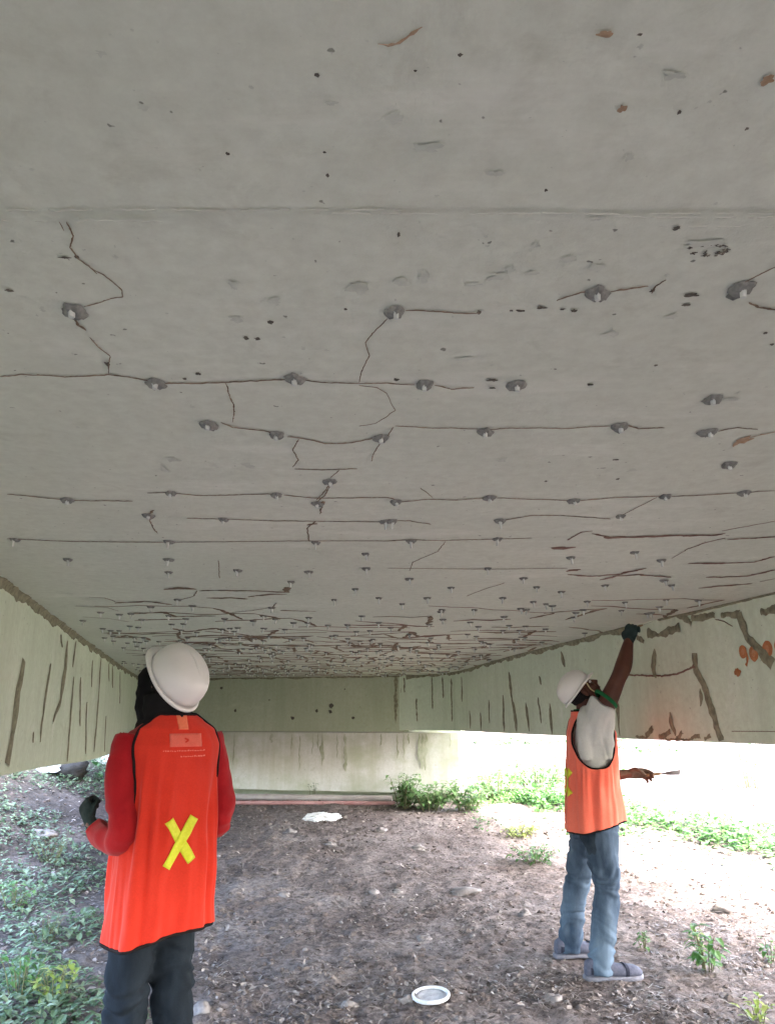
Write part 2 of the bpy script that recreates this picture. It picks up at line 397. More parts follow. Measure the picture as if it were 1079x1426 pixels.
def wall(name, plan, zb, zt, thick, side, mat, label=None):
    pts = []
    q = list(plan)
    for _ in range(3): q = [q[0]]+[tuple(lerp(a[k], b[k], t) for k in (0, 1)) for a, b in zip(q[:-1], q[1:]) for t in (0.25, 0.75)]+[q[-1]]
    pl = q
    n = len(pl); inner = []; outer = []
    for i, p in enumerate(pl):
        a, b = pl[max(i-1, 0)], pl[min(i+1, n-1)]
        t = Vector((b[0]-a[0], b[1]-a[1])).normalized(); nn = Vector((t.y, -t.x))*side
        inner.append(p); outer.append((p[0]+nn.x*thick, p[1]+nn.y*thick))
    v, f = [], []
    zr = 10
    for i in range(n):
        b = zb(pl[i][1]) if callable(zb) else zb
        for k in range(zr+1): v.append((*inner[i], lerp(b, zt, k/zr)))
        v.append((*outer[i], zt)); v.append((*outer[i], b))
    s = zr+3
    for i in range(n-1):
        for k in range(s): f.append((i*s+k, i*s+(k+1) % s, (i+1)*s+(k+1) % s, (i+1)*s+k))
    f.append(tuple(range(s))); f.append(tuple((n-1)*s+k for k in reversed(range(s))))
    o = mk(name, v, f, mat, bridge, BASE, smooth=False)
    bm = bmesh.new(); bm.from_mesh(o.data); bmesh.ops.recalc_face_normals(bm, faces=bm.faces); bm.to_mesh(o.data); bm.free()
    if label: tag(o, label)
    return o, q
lzb = lambda y: lerp(1.20, 1.10, sstep(3.7, 9, y))
gird_r, RP = wall('girder', RPLAN, 1.352, HS+0.012, 0.34, 1, M['girder'], 'right girder with pasted cracks and orange numbers')
gird_l, LP = wall('girder', LPLAN, lzb, HS+0.012, 0.34, -1, M['girder'], 'left girder with dark vertical crack stains')
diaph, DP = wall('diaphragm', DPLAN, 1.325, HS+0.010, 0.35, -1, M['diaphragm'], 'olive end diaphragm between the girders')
# kerbs on the deck
for e, s in ((XL, 1), (XR, -1)):
    mb = MB()
    for y0, y1 in ((-5.98, 13.38),):
        a, b = (e(y0)+s*0.02, y0), (e(y1)+s*0.02, y1)
        v = [(a[0], a[1], HS+0.31), (a[0]+s*0.3, a[1], HS+0.31), (b[0]+s*0.3, b[1], HS+0.31), (b[0], b[1], HS+0.31)]
        v += [(p[0], p[1], HS+0.55) for p in v]
        mb.add(v, [(0, 1, 2, 3), (7, 6, 5, 4), (0, 4, 5, 1), (1, 5, 6, 2), (2, 6, 7, 3), (3, 7, 4, 0)])
    mb.build('kerb', M['soffit'], bridge, BASE, False)

# ---- marks: every crack is a ragged, slightly raised bead of filler on its real surface
def resample(pts, step):
    out = [pts[0]]
    for a, b in zip(pts[:-1], pts[1:]):
        L = (b-a).length; n = max(1, int(L/step))
        for k in range(1, n+1): out.append(a.lerp(b, k/n))
    return out
def bead(mb, pts, nrm, width, rag=0.5, wob=0.4, h=0.002, step=None, taper=True, gap=0.0, mi=0):
    step = step or max(0.004, width*0.3)
    pts = resample(pts, step)
    if len(pts) < 2: return
    sd = random.uniform(0, 100); vs = []; k = len(pts)
    for i, p in enumerate(pts):
        t = (pts[min(i+1, k-1)]-pts[max(i-1, 0)]).normalized(); s = nrm(p).cross(t) if callable(nrm) else nrm.cross(t)
        n_ = nrm(p) if callable(nrm) else nrm
        u = i*step/width*0.5
        e = min(1, (i+0.6)/3, (k-i-0.4)/3) if taper else 1
        wl = width*0.5*(1+rag*1.6*nz(u, sd)+rag*1.0*nz(u*3.1, sd, 5))*e; wr = width*0.5*(1+rag*1.6*nz(u, sd, 9)+rag*1.0*nz(u*3.1, sd, 13))*e
        wl = max(wl, width*0.06); wr = max(wr, width*0.06)
        c = p + s*(wob*width*nz(u*0.6, sd, 21))
        vs += [c-s*wl+n_*0.0006, c-s*wl*0.4+n_*(h+0.0006), c+s*wr*0.4+n_*(h+0.0006), c+s*wr+n_*0.0006]
    fs = []
    for i in range(k-1):
        if gap and nz(i*step/width*0.12, sd, 40) > 0.5-gap: continue
        for j in range(3): fs.append((i*4+j, i*4+j+1, i*4+j+5, i*4+j+4))
    mb.add(vs, fs, mi)
def blob(mb, c, nrm, tg, rx, ry, h=0.003, n=18, rag=0.35, mi=0):
    sd = random.uniform(0, 99); s = nrm.cross(tg); vs = [c+nrm*(h+0.0006)]; 
    for lev, (q, hh) in enumerate(((0.55, 0.8), (1.0, 0.0))):
        for j in range(n):
            a = 2*math.pi*j/n; r = q*(1+rag*nz(math.cos(a)*1.4, math.sin(a)*1.4, sd)*1.5+rag*0.6*nz(math.cos(a)*4, math.sin(a)*4, sd))
            vs.append(c+tg*(math.cos(a)*rx*r)+s*(math.sin(a)*ry*r)+nrm*(h*hh+0.0006))
    fs = [(0, 1+j, 1+(j+1) % n) for j in range(n)]+[(1+j, 1+n+j, 1+n+(j+1) % n, 1+(j+1) % n) for j in range(n)]
    mb.add(vs, fs, mi)
DN = Vector((0, 0, -1)); TX = Vector((1, 0, 0))
def soff(x, y):
    p = on_z(x, y, HS-0.0012); return on_z(x, y, HS-0.0016-0.006*sstep(0.945, 0.87, p.y))
def ppm(p): # photo pixels per metre at a point
    d = p-Vector((0, 0, EYE)); return FPX/(d.y*math.cos(PITCH)+d.z*math.sin(PITCH))
crack_n = 0
def crack(pts, w, kind='crack', rag=0.5, gap=0.0, wob=0.5):
    """pts in photograph pixels, w = drawn width in pixels"""
    global crack_n
    P = [soff(*p) for p in pts]
    # a real crack wanders: jog it between the surveyed points
    Q = resample(P, 0.02 if P[0].y < 3.5 else 0.06); sd = random.uniform(0, 99)
    for i, q in enumerate(Q[1:-1]):
        a = 0.0035 if P[0].y < 3.5 else 0.012
        q.x += a*nz(i*0.55, sd); q.y += a*1.3*nz(i*0.5, sd, 6)
    mid = P[len(P)//2]
    horiz = abs(P[-1].x-P[0].x) > 1.0*abs(P[-1].y-P[0].y)
    fs = 1.0
    if horiz: # foreshortening: a band running across shows thinner than it is
        d = mid-Vector((0, 0, EYE)); fs = 1/max(0.12, abs(d.normalized().z))
        fs = min(fs, 5)
    mb = MB(); bead(mb, Q, DN, w*0.54/ppm(mid)*fs, rag*1.5, wob, 0.0012, gap=gap)
    crack_n += 1
    return mb.build(kind, M['crack_brown'] if kind == 'crack_brown' else M['crack'], bridge, BASE)
def c3(l): return [(x/2, 280+y/2) for x, y in l]
def c4_(l): return [(540+x/2, 280+y/2) for x, y in l]
def c5(l): return [(x/2, 660+y/2) for x, y in l]
def c6(l): return [(540+x/2, 660+y/2) for x, y in l]
near = [
 (c3([(185,55),(205,95),(195,125),(215,158),(245,180),(270,200)]), 4), (c3([(262,190),(285,200),(320,228),(340,245),(345,265),(310,270),(235,292)]), 2.4),
 (c3([(165,55),(178,80)]), 2), (c3([(210,325),(218,345),(240,358)]), 7), (c3([(250,378),(280,410),(308,430),(303,455),(303,480)]), 2.6),
 (c3([(0,487),(60,482),(180,488),(300,482),(390,495),(440,503)]), 1.8), (c3([(440,506),(540,507),(640,503),(740,498),(800,495)]), 2.4),
 (c3([(840,496),(880,503),(1000,506)]), 1.8), (c4_([(-80,506),(0,507),(75,510)]), 1.6), (c4_([(130,512),(180,520),(240,518)]), 1.8),
 (c3([(627,503),(635,530),(650,565),(655,590),(648,615)]), 3), (c3([(615,615),(650,630),(740,640),(770,648)]), 1.8), (c3([(800,655),(860,662),(905,675),(980,672),(1040,660)]), 1.8),
 (c3([(832,662),(815,690),(830,720),(815,740)]), 2.6), (c3([(820,745),(900,748),(995,745)]), 1.3), (c3([(945,748),(920,770)]), 2), (c3([(916,790),(900,815),(880,832)]), 3),
 (c3([(1079,325),(1045,360),(1015,395),(1030,430),(1010,460),(1000,505)]), 2.6),
 (c3([(1000,512),(1050,518),(1075,535),(1090,565),(1100,582),(1075,600),(1045,618),(1000,625)]), 1.6),
 (c3([(1065,668),(1040,700),(1035,725)]), 2.6), (c3([(1079,655),(1096,628)]), 3),
 (c4_([(50,303),(150,308),(255,310)]), 2.2), (c4_([(470,275),(540,250),(585,245)]), 2.2), (c4_([(620,250),(680,242),(725,235)]), 2.4), (c4_([(735,255),(745,235),(775,217)]), 5),
 (c4_([(985,228),(1040,200),(1085,178)]), 2.6), (c4_([(1005,280),(1030,295),(1085,302)]), 3),
 (c4_([(20,625),(100,630),(250,633)]), 1.3), (c4_([(280,636),(330,632),(420,630),(500,632),(620,625)]), 1.3), (c4_([(660,622),(700,633),(770,630)]), 1.8), (c4_([(920,640),(975,630),(1030,634)]), 1.3),
 (c4_([(90,798),(125,825)]), 2.2),
 (c5([(20,55),(100,63),(190,73),(370,75)]), 1.2), (c5([(410,52),(475,52),(560,60),(760,55)]), 1.2), (c5([(790,58),(880,67),(1079,65),(1100,70)]), 1.4),
 (c5([(918,30),(905,60),(880,80)]), 3.5), (c5([(865,82),(890,85),(900,75)]), 5), (c5([(895,85),(892,112)]), 4), (c5([(880,130),(855,150),(862,188)]), 3.2), (c5([(855,142),(885,138)]), 4),
 (c5([(405,120),(430,100)]), 5), (c5([(415,125),(430,155),(440,165)]), 3.2), (c5([(520,123),(620,125),(760,130),(1072,133)]), 1.1), (c5([(20,180),(200,188),(460,190)]), 1.1), (c5([(480,190),(860,186),(1100,186)]), 0.8),
 (c6([(30,78),(110,70),(190,72),(283,66)]), 1.4), (c6([(300,66),(400,70),(518,74)]), 1.2), (c6([(530,74),(620,66),(772,61)]), 1.2), (c6([(790,62),(850,60),(993,51),(1085,45)]), 1.2),
 (c6([(0,130),(60,130),(120,140)]), 1.2), (c6([(313,130),(400,115),(480,115),(620,125)]), 1.2), (c6([(640,120),(680,100),(750,64)]), 1.6), (c6([(0,186),(65,183),(150,185),(305,181),(400,178)]), 1),
 (c6([(160,188),(140,215),(110,228),(70,245),(60,270)]), 1.8), (c6([(220,340),(270,320),(325,303)]), 2), (c6([(0,262),(280,265),(500,262)]), 0.7),
 (c6([(790,235),(830,212)]), 1.2), (c5([(608,240),(612,290)]), 2),
 (c5([(455,322),(500,318),(545,322)]), 4), (c5([(548,325),(540,340),(505,350)]), 3), (c5([(555,325),(690,325),(800,330),(795,315)]), 2.6), (c5([(575,345),(690,348)]), 2.8), (c5([(690,342),(740,338),(800,335)]), 3),
 (c5([(248,343),(290,345),(320,355)]), 3.4), (c5([(320,360),(400,355),(480,364)]), 2.6), (c5([(210,368),(300,372),(330,382)]), 2.6), (c5([(230,398),(300,402),(360,412)]), 3), (c5([(620,390),(700,380),(760,372),(770,360)]), 3),
 (c5([(780,380),(880,383)]), 2), (c5([(360,390),(460,385),(490,398),(600,395)]), 2.6), (c5([(480,430),(520,440),(600,430),(640,440)]), 3), (c5([(620,465),(700,462),(780,455)]), 3), (c5([(300,445),(340,455)]), 4),
]
for p, w in near: crack(p, w)
for p, w in [
 (c6([(455,205),(490,208),(525,205)]), 6), (c6([(500,184),(540,162),(570,158)]), 5), (c6([(570,165),(620,178),(720,175),(900,170),(940,165)]), 3.2), (c6([(930,158),(1000,145),(1085,130)]), 2.6),
 (c6([(945,183),(1085,175)]), 2.2), (c6([(825,213),(880,192),(940,178)]), 4), (c6([(500,272),(540,266)]), 4), (c6([(500,280),(560,285),(640,280),(720,262)]), 2.6),
 (c6([(590,295),(640,285),(700,280),(790,288)]), 2.4), (c6([(835,250),(960,248),(1020,245),(1085,230)]), 2.6), (c6([(885,288),(1000,285),(1085,266)]), 2.6), (c6([(865,318),(940,312),(1015,305)]), 2.4), (c6([(1035,300),(1085,290)]), 2.6)]:
    crack(p, w, 'crack_brown', rag=0.6)
for o in bridge.children:
    if o.name.startswith('crack_brown'): o.name = 'crack'; o['label'] = 'reddish brown crack on the right of the soffit'
# the dense far field of filled cracks: far more than can be listed singly
rnd = random.Random(5)
mb = MB(); nfar = 0
y = 4.4
def inner_x(y):
    L = interp([(p[1], p[0]) for p in LPLAN], y)[0]; Rr = interp([(p[1], p[0]) for p in RPLAN], y)[0]; return L+0.12, Rr-0.12
fr = [(470, 3), (640, 4)]
while y < 12.3:
    x0, x1 = inner_x(min(y, 11.9))
    x = x0+rnd.uniform(0.1, 0.8)
    dens = sstep(4.6, 6.6, y)
    while x < x1-0.15:
        L = rnd.uniform(0.12, 0.85)
        if rnd.random() < 0.22+0.5*dens:
            x2 = min(x+L, x1); sl = rnd.uniform(-0.3, 0.34)
            k = max(2, int((x2-x)/0.12)); sd = rnd.uniform(0, 99)
            pts = [Vector((lerp(x, x2, i/k), y+sl*(i/k)+0.09*nz(i*0.7, sd), HS-0.001)) for i in range(k+1)]
            bead(mb, pts, DN, rnd.choice([0.012, 0.019, 0.028, 0.05])*(0.7+0.6*dens), 0.75, 0.6, 0.002, step=0.03, mi=1 if rnd.random() < 0.35+0.4*sstep(-1, 1, x) else 0)
            if rnd.random() < 0.5:
                e = pts[-1]; dx = rnd.uniform(-0.15, 0.15)
                bead(mb, [e, e+Vector((dx*0.4, 0.12, 0)), e+Vector((dx, rnd.uniform(0.25, 0.55), 0))], DN, 0.034, 0.7, 0.5, 0.002, step=0.03)
        x += L+rnd.uniform(0.03, 0.45)
    y += rnd.uniform(0.05, 0.14)*(2.2-1.2*dens)
far = mb.build('crack', None, bridge, BASE, mats=[M['crack'], M['crack_brown']])
far['kind'] = 'stuff'; far['label'] = 'dense band of pasted cracks towards the diaphragm'

# injection ports: a lumpy pad of grey paste with a short plastic nozzle hanging from it
def port_mesh(sd):
    mb = MB(); n = 22; vs = [Vector((0, 0, -0.0085))]; fs = []
    for q, h in ((0.35, 0.0085), (0.7, 0.0075), (0.92, 0.004), (1.05, 0.0)):
        for j in range(n):
            a = 2*math.pi*j/n; r = q*(1+0.30*nz(math.cos(a)*1.3+sd*3.1, math.sin(a)*1.3, sd)+0.26*nz(math.cos(a)*4, math.sin(a)*4+sd, 3))
            vs.append(Vector((math.cos(a)*r*0.019, math.sin(a)*r*0.017, -h*(1+0.7*nz(math.cos(a)*3, math.sin(a)*3, sd+q*7)))))
    for j in range(n): fs.append((0, 1+(j+1) % n, 1+j))
    for l in range(3):
        for j in range(n): fs.append((1+l*n+j, 1+l*n+(j+1) % n, 1+(l+1)*n+(j+1) % n, 1+(l+1)*n+j))
    mb.add(vs, fs); return mb
pv = [port_mesh(s*1.37+0.4) for s in range(6)]
pme = []
for i, mb in enumerate(pv):
    o = mb.build('injection_port', M['paste']); pme.append(o.data); bpy.data.objects.remove(o)
nb_ = MB(); nb_.rings([[Vector((math.cos(a)*r, math.sin(a)*r, z)) for a in [2*math.pi*j/12 for j in range(12)]] for r, z in ((0.0085, -0.005), (0.0075, -0.009), (0.0062, -0.012), (0.0056, -0.026), (0.0046, -0.028), (0.0035, -0.028))])
no = nb_.build('nozzle', M['nozzle']); nme = no.data; bpy.data.objects.remove(no)
ports = [(102,432,38), (217,533,31), (411,527,30), (291,591,26), (385,605,24), (459,670,21), (530,609,25), (550,433,30), (832,408,36), (1031,402,37), (591,535,28), (719,536,29), (992,555,29), (986,601,27), (676,601,25), (863,594,27), (1015,647,24)]
ports += [(x, y, 0) for x, y in c5([(188,72),(475,52),(770,57),(885,82),(415,115),(622,126),(1072,132),(40,182),(470,188),(880,190),(190,238),(470,238),(470,273),(660,268),(860,272),(1018,222),(1020,263),(810,300),(495,350),(930,350),(990,320),(1055,345),(735,395),(470,395),(860,400),(640,430),(505,435),(735,430)])]
ports += [(x, y, 0) for x, y in c6([(22,77),(283,66),(518,74),(772,61),(993,51),(12,131),(313,130),(648,117),(65,186),(305,180),(510,232),(687,218),(762,240),(278,263),(60,292),(605,310),(770,296),(790,310),(415,315),(483,328),(110,345),(176,316),(320,345),(555,355),(660,357),(775,350),(378,290),(240,378),(150,378),(40,362),(405,356),(440,362),(370,375),(650,380),(865,352)])]
rp = random.Random(3)
far_ports = MB()
for _ in range(420):
    yy = 4.6+7.3*rp.random()**0.8; x0, x1 = inner_x(yy); c = Vector((rp.uniform(x0, x1), yy, HS-0.001))
    far_ports.rings([[c+Vector((math.cos(a)*q, math.sin(a)*q, -h)) for a in [2*math.pi*j/8 for j in range(8)]] for q, h in ((0.026, 0), (0.02, 0.007), (0.008, 0.010))], mi=0)
    far_ports.rings([[c+Vector((math.cos(a)*q, math.sin(a)*q, -h)) for a in [2*math.pi*j/8 for j in range(8)]] for q, h in ((0.008, 0.008), (0.007, 0.034), (0.003, 0.036))], mi=1)
o = far_ports.build('injection_port', None, bridge, BASE, mats=[M['paste'], M['nozzle']]); o['kind'] = 'stuff'; o['label'] = 'small distant injection ports crowding the far soffit'
for i, (px, py, w) in enumerate(ports[:96]):
    p = soff(px, py)
    o = link(bpy.data.objects.new('injection_port', pme[i % 6]), bridge); o.location = p-BASE
    s = (w*0.92/ppm(p)/0.040) if w else rp.uniform(0.85, 1.1)
    if p.y > 5: s = 1.2
    o.scale = (s, s*1.35, 1.0); o.rotation_euler = (0, 0, rp.uniform(-0.5, 0.5)); o['group'] = 'injection ports on the soffit'
    nn_ = link(bpy.data.objects.new('nozzle', nme), o); nn_.location = (0, -0.004, 0); nn_.rotation_euler = (rp.uniform(-0.12, 0.12), rp.uniform(-0.12, 0.12), 0)
    nn_.scale = (0.9, 0.7, 0.62) if p.y < 2.6 else (0.8, 0.8, 1.3) if p.y > 4 else (0.75, 0.7, 1.1)

# small spots, chips and stains on the soffit
mb = MB()
def spot(px, py, w, h, mi=0, rag=0.5):
    p = soff(px, py); k = ppm(p); d = (p-Vector((0, 0, EYE))).normalized()
    blob(mb, p, DN, TX, w/k/2, h/k/2/max(0.15, abs(d.z))*(0.8 if mi == 0 else 1), 0.0003, rag=rag, mi=mi)
for x, y, w, h in [(343,470,9,5),(359,471,9,4),(377,448,8,6),(481,430,5,4),(555,326,5,7),(13,404,12,4),(725,432,12,4),(753,428,13,4),(783,430,8,3),(799,432,8,5),(908,404,8,6),(963,410,20,7),(954,424,11,5),(667,434,7,6),(712,432,5,3),(1066,463,5,4),(1075,479,6,3),(822,535,9,4),(913,508,5,3),(685,529,12,5),(685,540,10,3),(857,636+4,8,3),(552,528,9,4),(107,357,6,6),(90,358,14,4),(276,520,6,5),(258,527,8,3),(150,507,6,8),(441,103,8,6),(578,97,4,4),(317,213,5,5),(452,211,4,4),(456,243,5,5),(641,75,6,5),(943,317,13,6),(946,155,6,6),(890,47,9,4),(1040,178,6,5),(760,264,5,4),(760,520+150,5,3),(860,430+237,5,3)]: spot(x, y, w, h, 0)
for x, y, w, h in [(550,162,22,13),(690,240,24,10),(545,293,40,7),(940,103,34,12),(200,148,18,6),(140,72,22,9),(876,218,14,8),(595,205,40,14),(460,143,16,6),(985,340,50,10),(560,392,20,12),(500,400,26,14),(830,303,20,6),(325,397,12,14),(384,418,26,6),(327,443,16,8),(590,385,16,12),(690,384,22,10),(710,374,14,9),(740,380,20,5),(790,360,18,8),(830,372,16,10),(850,465,22,8),(645,500,26,6),(1012,556,26,5),(660,395,20,5),(745,342,12,8),(240,625+15,16,5),(345,740-92,14,6),(935,440,18,7),(60,520-90,10,5),(700,640,16,5),(880,655,10,4),(230,655,10,6)]: spot(x, y, w, h, 1, 0.7)
for _ in range(110):
    x, y = rp.uniform(0, 1079), rp.uniform(20, 640); w = rp.choice([2, 2, 3, 3, 4, 6]); spot(x, y, w, w*rp.uniform(0.35, 0.8), 1, 0.8)
for x, y, w, h in [(843,46,24,8),(866,150,12,9),(1070,110,18,13),(1036,613,20,8)]: spot(x, y, w, h, 2)
# scribbly dark patch
for _ in range(26):
    a = rp.uniform(0, 6.28); spot(986+26*math.cos(a)+rp.uniform(-4, 4), 346+7*math.sin(a)+rp.uniform(-3, 3), rp.uniform(3, 9), rp.uniform(2, 4), 0, 0.9)
o = mb.build('soffit_stain', None, bridge, BASE, mats=[M['spot'], M['smudge'], M['rust']]); o['kind'] = 'stuff'
for pts, w in [([(588,36),(570,48),(556,58),(540,62),(526,60)], 7), ([(1020,622),(1034,612),(1046,606)], 9), ([(1044,609),(1060,605),(1085,600)], 4)]:
    P = [soff(*p) for p in pts]; mb = MB(); bead(mb, P, DN, w*0.7/ppm(P[0]), 0.9, 0.3, 0.0006); mb.build('rust_mark', M['rust'], bridge, BASE)
# ragged lip where two pours meet
mb = MB()
for a, b, yy, w in [(-0.62, 0.02, 0.905, 0.006), (-0.1, 0.55, 0.913, 0.004), (0.3, 0.7, 0.921, 0.005), (-0.7, -0.25, 0.93, 0.005), (0.38, 0.72, 0.942, 0.004)]:
    P = [Vector((lerp(a, b, i/20), yy+0.004*nz(i*0.3, yy*50), HS-0.005)) for i in range(21)]
    bead(mb, [q+Vector((0, 0, -0.0035)) for q in P], DN, w*0.6, 1.2, 0.8, 0.0006, gap=0.35)
o = mb.build('formwork_lip', M['lip'], bridge, BASE)

# ---- girder marks
def wall_marks(plan, items, side, mat, name, rag=0.5, label=None, one=False):
    q = [tuple(p) for p in plan]; mbs = MB(); res = []
    for pts, w in items:
        P = []; tgs = []
        for p in pts:
            h = on_plan(*p, q)
            if h: P.append(h[0]); tgs.append(h[1])
        if len(P) < 2: continue
        t = tgs[len(tgs)//2]; n = Vector((t.y, -t.x, 0))
        if n.dot(-P[0]) < 0: n = -n
        n.normalize(); n.z = 0
        k = ppm(P[len(P)//2]); d = (P[0]-Vector((0, 0, EYE))).normalized(); fs = 1
        if abs(P[-1].z-P[0].z) > (P[-1]-P[0]).length*0.6: fs = min(4, 1/max(0.2, abs(d.dot(n))))
        mb = mbs if one else MB()
        Q = resample(P, 0.05)
        def nf(pt, n=n): return n
        bead(mb, [x+n*0.0025 for x in Q], n, w/k*fs, rag, 0.4, 0.004, taper=(w < 6))
        if not one: res.append(mb.build(name, mat, bridge, BASE))
    if one: res.append(mbs.build(name, mat, bridge, BASE))
    if label:
        for r in res: r['label'] = label
    return res
def c8(l): return [(x/2.208, 780+y/2.208) for x, y in l]
def c2(l): return [(680+x/2.434, 840+y/2.434) for x, y in l]
def c7(l): return [(260+x/2, 900+y/2) for x, y in l]
stains_l = [(c8([(72,310),(55,400),(42,500),(20,630)]), 6.5), (c8([(155,320),(135,440),(122,560)]), 3), (c8([(205,250),(200,330),(185,440),(160,500)]), 5.5), (c8([(232,250),(222,330)]), 3.2), (c8([(225,360),(215,500),(205,620)]), 2.6),
 (c8([(283,310),(280,390)]), 4), (c8([(310,300),(300,450),(288,590)]), 2.6), (c8([(345,320),(345,395)]), 5), (c8([(265,440),(262,595)]), 2.2), (c8([(247,360),(245,510)]), 2.4), (c8([(368,345),(368,440)]), 1.6), (c8([(325,480),(320,590)]), 1.6), (c8([(100,530),(100,560)]), 4), (c8([(185,230),(190,270)]), 5), (c8([(333,320),(335,370)]), 3)]
wall_marks(LP, stains_l, 1, M['olive'], 'crack', 0.6, 'olive grey crack running down the left girder')
stains_r = [(c2([(72,232),(80,320),(98,435)]), 3.4), (c2([(50,312),(55,435)]), 2.6), (c2([(128,338),(140,435)]), 2.6), (c2([(170,320),(180,408)]), 2), (c2([(210,340),(218,445)]), 3.6), (c2([(247,165),(262,215)]), 4), (c2([(172,250),(178,280)]), 4),
 (c2([(437,330),(450,450)]), 5), (c2([(565,155),(562,215),(570,255)]), 5.5), (c2([(617,370),(637,450)]), 5), (c2([(720,290),(720,350)]), 4), (c2([(700,170),(703,215),(740,310),(775,410),(790,468)]), 7)]
for x, a, b in [(640,145,210),(605,88,130),(683,85,175),(713,85,145),(737,90,210),(766,85,155),(788,180,230),(818,185,235),(842,150,215)]: stains_r.append((c7([(x, a), (x+2, b)]), 1.8))
wall_marks(RP, stains_r, -1, M['olive'], 'crack', 0.5, 'olive grey crack running down the right girder')
wall_marks(RP, [(c2([(475,243),(590,248),(640,240),(700,217)]), 2.6), (c2([(694,212),(704,220)]), 6)], -1, M['crack_brown'], 'crack', 0.25, 'dark brown sagging line on the right girder')
wall_marks(RP, [(c2([(825,435),(990,436)]), 1.0), (c2([(770,55),(800,62),(830,80)]), 1.4)], -1, M['crack'], 'crack', 0.3)
patches = [(c2([(560,40),(650,38),(685,65)]), 10), (c2([(540,102),(600,97),(650,78)]), 12), (c2([(640,40),(690,75)]), 10), (c2([(690,50),(770,46)]), 8), (c2([(790,40),(855,40)]), 9), (c2([(850,36),(880,110),(920,160),(965,212)]), 8.5), (c2([(925,32),(985,16)]), 10), (c2([(505,115),(530,128)]), 8),
           (c2([(535,450),(560,425)]), 8), (c2([(580,455),(620,440)]), 7), (c2([(640,458),(660,440)]), 6), (c2([(690,460),(720,452)]), 6), (c2([(735,462),(755,448)]), 6), (c2([(600,462),(690,464)]), 4), (c2([(500,452),(540,458)]), 4)]
wall_marks(RP, patches, -1, M['olive'], 'paste_patch', 0.55)
# sealing paste along the corner of soffit and girder
def joint(plan, y0, y1, w, name, amp):
    mb = MB(); pts = [(p[0], p[1]) for p in plan if y0 <= p[1] <= y1]
    P = resample([Vector((x, y, HS)) for x, y in pts], 0.03); sd = rp.uniform(0, 50); n = len(P); rr = []
    for i, p in enumerate(P):
        t = (P[min(i+1, n-1)]-P[max(i-1, 0)]).normalized(); s = Vector((t.y, -t.x, 0))
        if s.dot(-p) < 0: s = -s
        a = max(0.15, 1+amp*nz(i*0.11, sd)*1.6+amp*0.8*nz(i*0.4, sd, 3)); b = max(0.15, 1+amp*nz(i*0.13, sd, 8)*1.6+amp*0.8*nz(i*0.45, sd, 5))
        rr.append([p-s*0.01+Vector((0, 0, 0.006)), p+s*(w*0.55*b)+Vector((0, 0, 0.002)), p+s*0.012-Vector((0, 0, 0.010)), p+s*0.004-Vector((0, 0, w*0.6*a)), p-s*0.004-Vector((0, 0, w*a))])
    mb.rings(rr); return mb.build(name, M['olive'], bridge, BASE)
joint(LP, 2.0, 12.9, 0.050, 'joint_sealant', 0.55)
joint(RP, 5.6, 11.95, 0.042, 'joint_sealant', 0.7)
joint(RP, 3.0, 5.4, 0.016, 'joint_sealant', 0.9)
joint(DP, 0, 20, 0.03, 'joint_sealant', 0.6)
# corner stain, spots on the diaphragm
wall_marks(DP, [(c7([(582,82),(583,215)]), 4), (c7([(600,85),(596,130)]), 2)], -1, M['olive'], 'crack', 0.6)
mb = MB()
for x, y, w in [(97,117,4),(135,180,4),(295,200,5),(362,180,4),(403,166,6),(400,182,5),(463,200,4),(440,120,2),(230,150,2)]:
    h = on_plan(260+x/2, 900+y/2, DP)
    if h:
        n = Vector((h[1].y, -h[1].x, 0)); n = n if n.y < 0 else -n
        blob(mb, h[0]+n*0.002, n, h[1], w*0.5/ppm(h[0]), w*0.5/ppm(h[0]), 0.003)
mb.build('pit', M['spot'], bridge, BASE)
# orange spray numbers on the right girder
def wall_frame(px, py):
    p, t = on_plan(px, py, RP); n = Vector((t.y, -t.x, 0)); n = n if n.dot(-p) > 0 else -n
    if t.y > 0: t = -t        # reads left to right when facing the girder
    return p+n*0.003, t, n
def glyph(px, py, strokes, size, w):
    p, t, n = wall_frame(px, py); mb = MB()
    for st in strokes:
        P = [p+t*(x*size)+Vector((0, 0, y*size)) for x, y in spline(st, 5)]
        bead(mb, P, n, w, 0.25, 0.1, 0.002, step=0.008, taper=False)
    return mb
def digit(px, py, rx, ry, tail):
    p, t, n = wall_frame(px, py); vs = []; k = 26; sd = px*0.37
    for q, h in ((0.42, 0.001), (0.8, 0.0018), (1.0, 0.0006)):
        for j in range(k):
            a = 2*math.pi*j/k; e = 1+0.12*nz(math.cos(a)*2, math.sin(a)*2, sd)
            vs.append(p+t*(rx*q*e*math.cos(a))+Vector((0, 0, ry*q*e*math.sin(a)))+n*h)
    m = MB(); m.add(vs, [(l*k+j, l*k+(j+1) % k, (l+1)*k+(j+1) % k, (l+1)*k+j) for l in range(2) for j in range(k)])
    m.add([p+n*0.0011+t*(rx*0.45*math.cos(a))+Vector((0, 0, ry*0.45*math.sin(a))) for a in [2*math.pi*j/16 for j in range(16)]], [tuple(range(16))], 1)
    if tail:
        P = [p+t*(x*rx)+Vector((0, 0, z*ry)) for x, z in spline([(0.75, 0.1), (0.95, -0.7), (0.85, -1.5), (0.35, -2.0)], 5)]
        bead(m, P, n, 0.022, 0.3, 0.1, 0.002, step=0.006, taper=False)
    return m
for px, py, rx, ry, tl in ((1035, 908, 0.034, 0.038, True), (1050, 910, 0.040, 0.046, False), (1069, 904, 0.042, 0.047, False), (1086, 900, 0.042, 0.047, False)):
    digit(px, py, rx, ry, tl).build('painted_number', None, bridge, BASE, mats=[M['orange_paint'], M['orange_faded']])
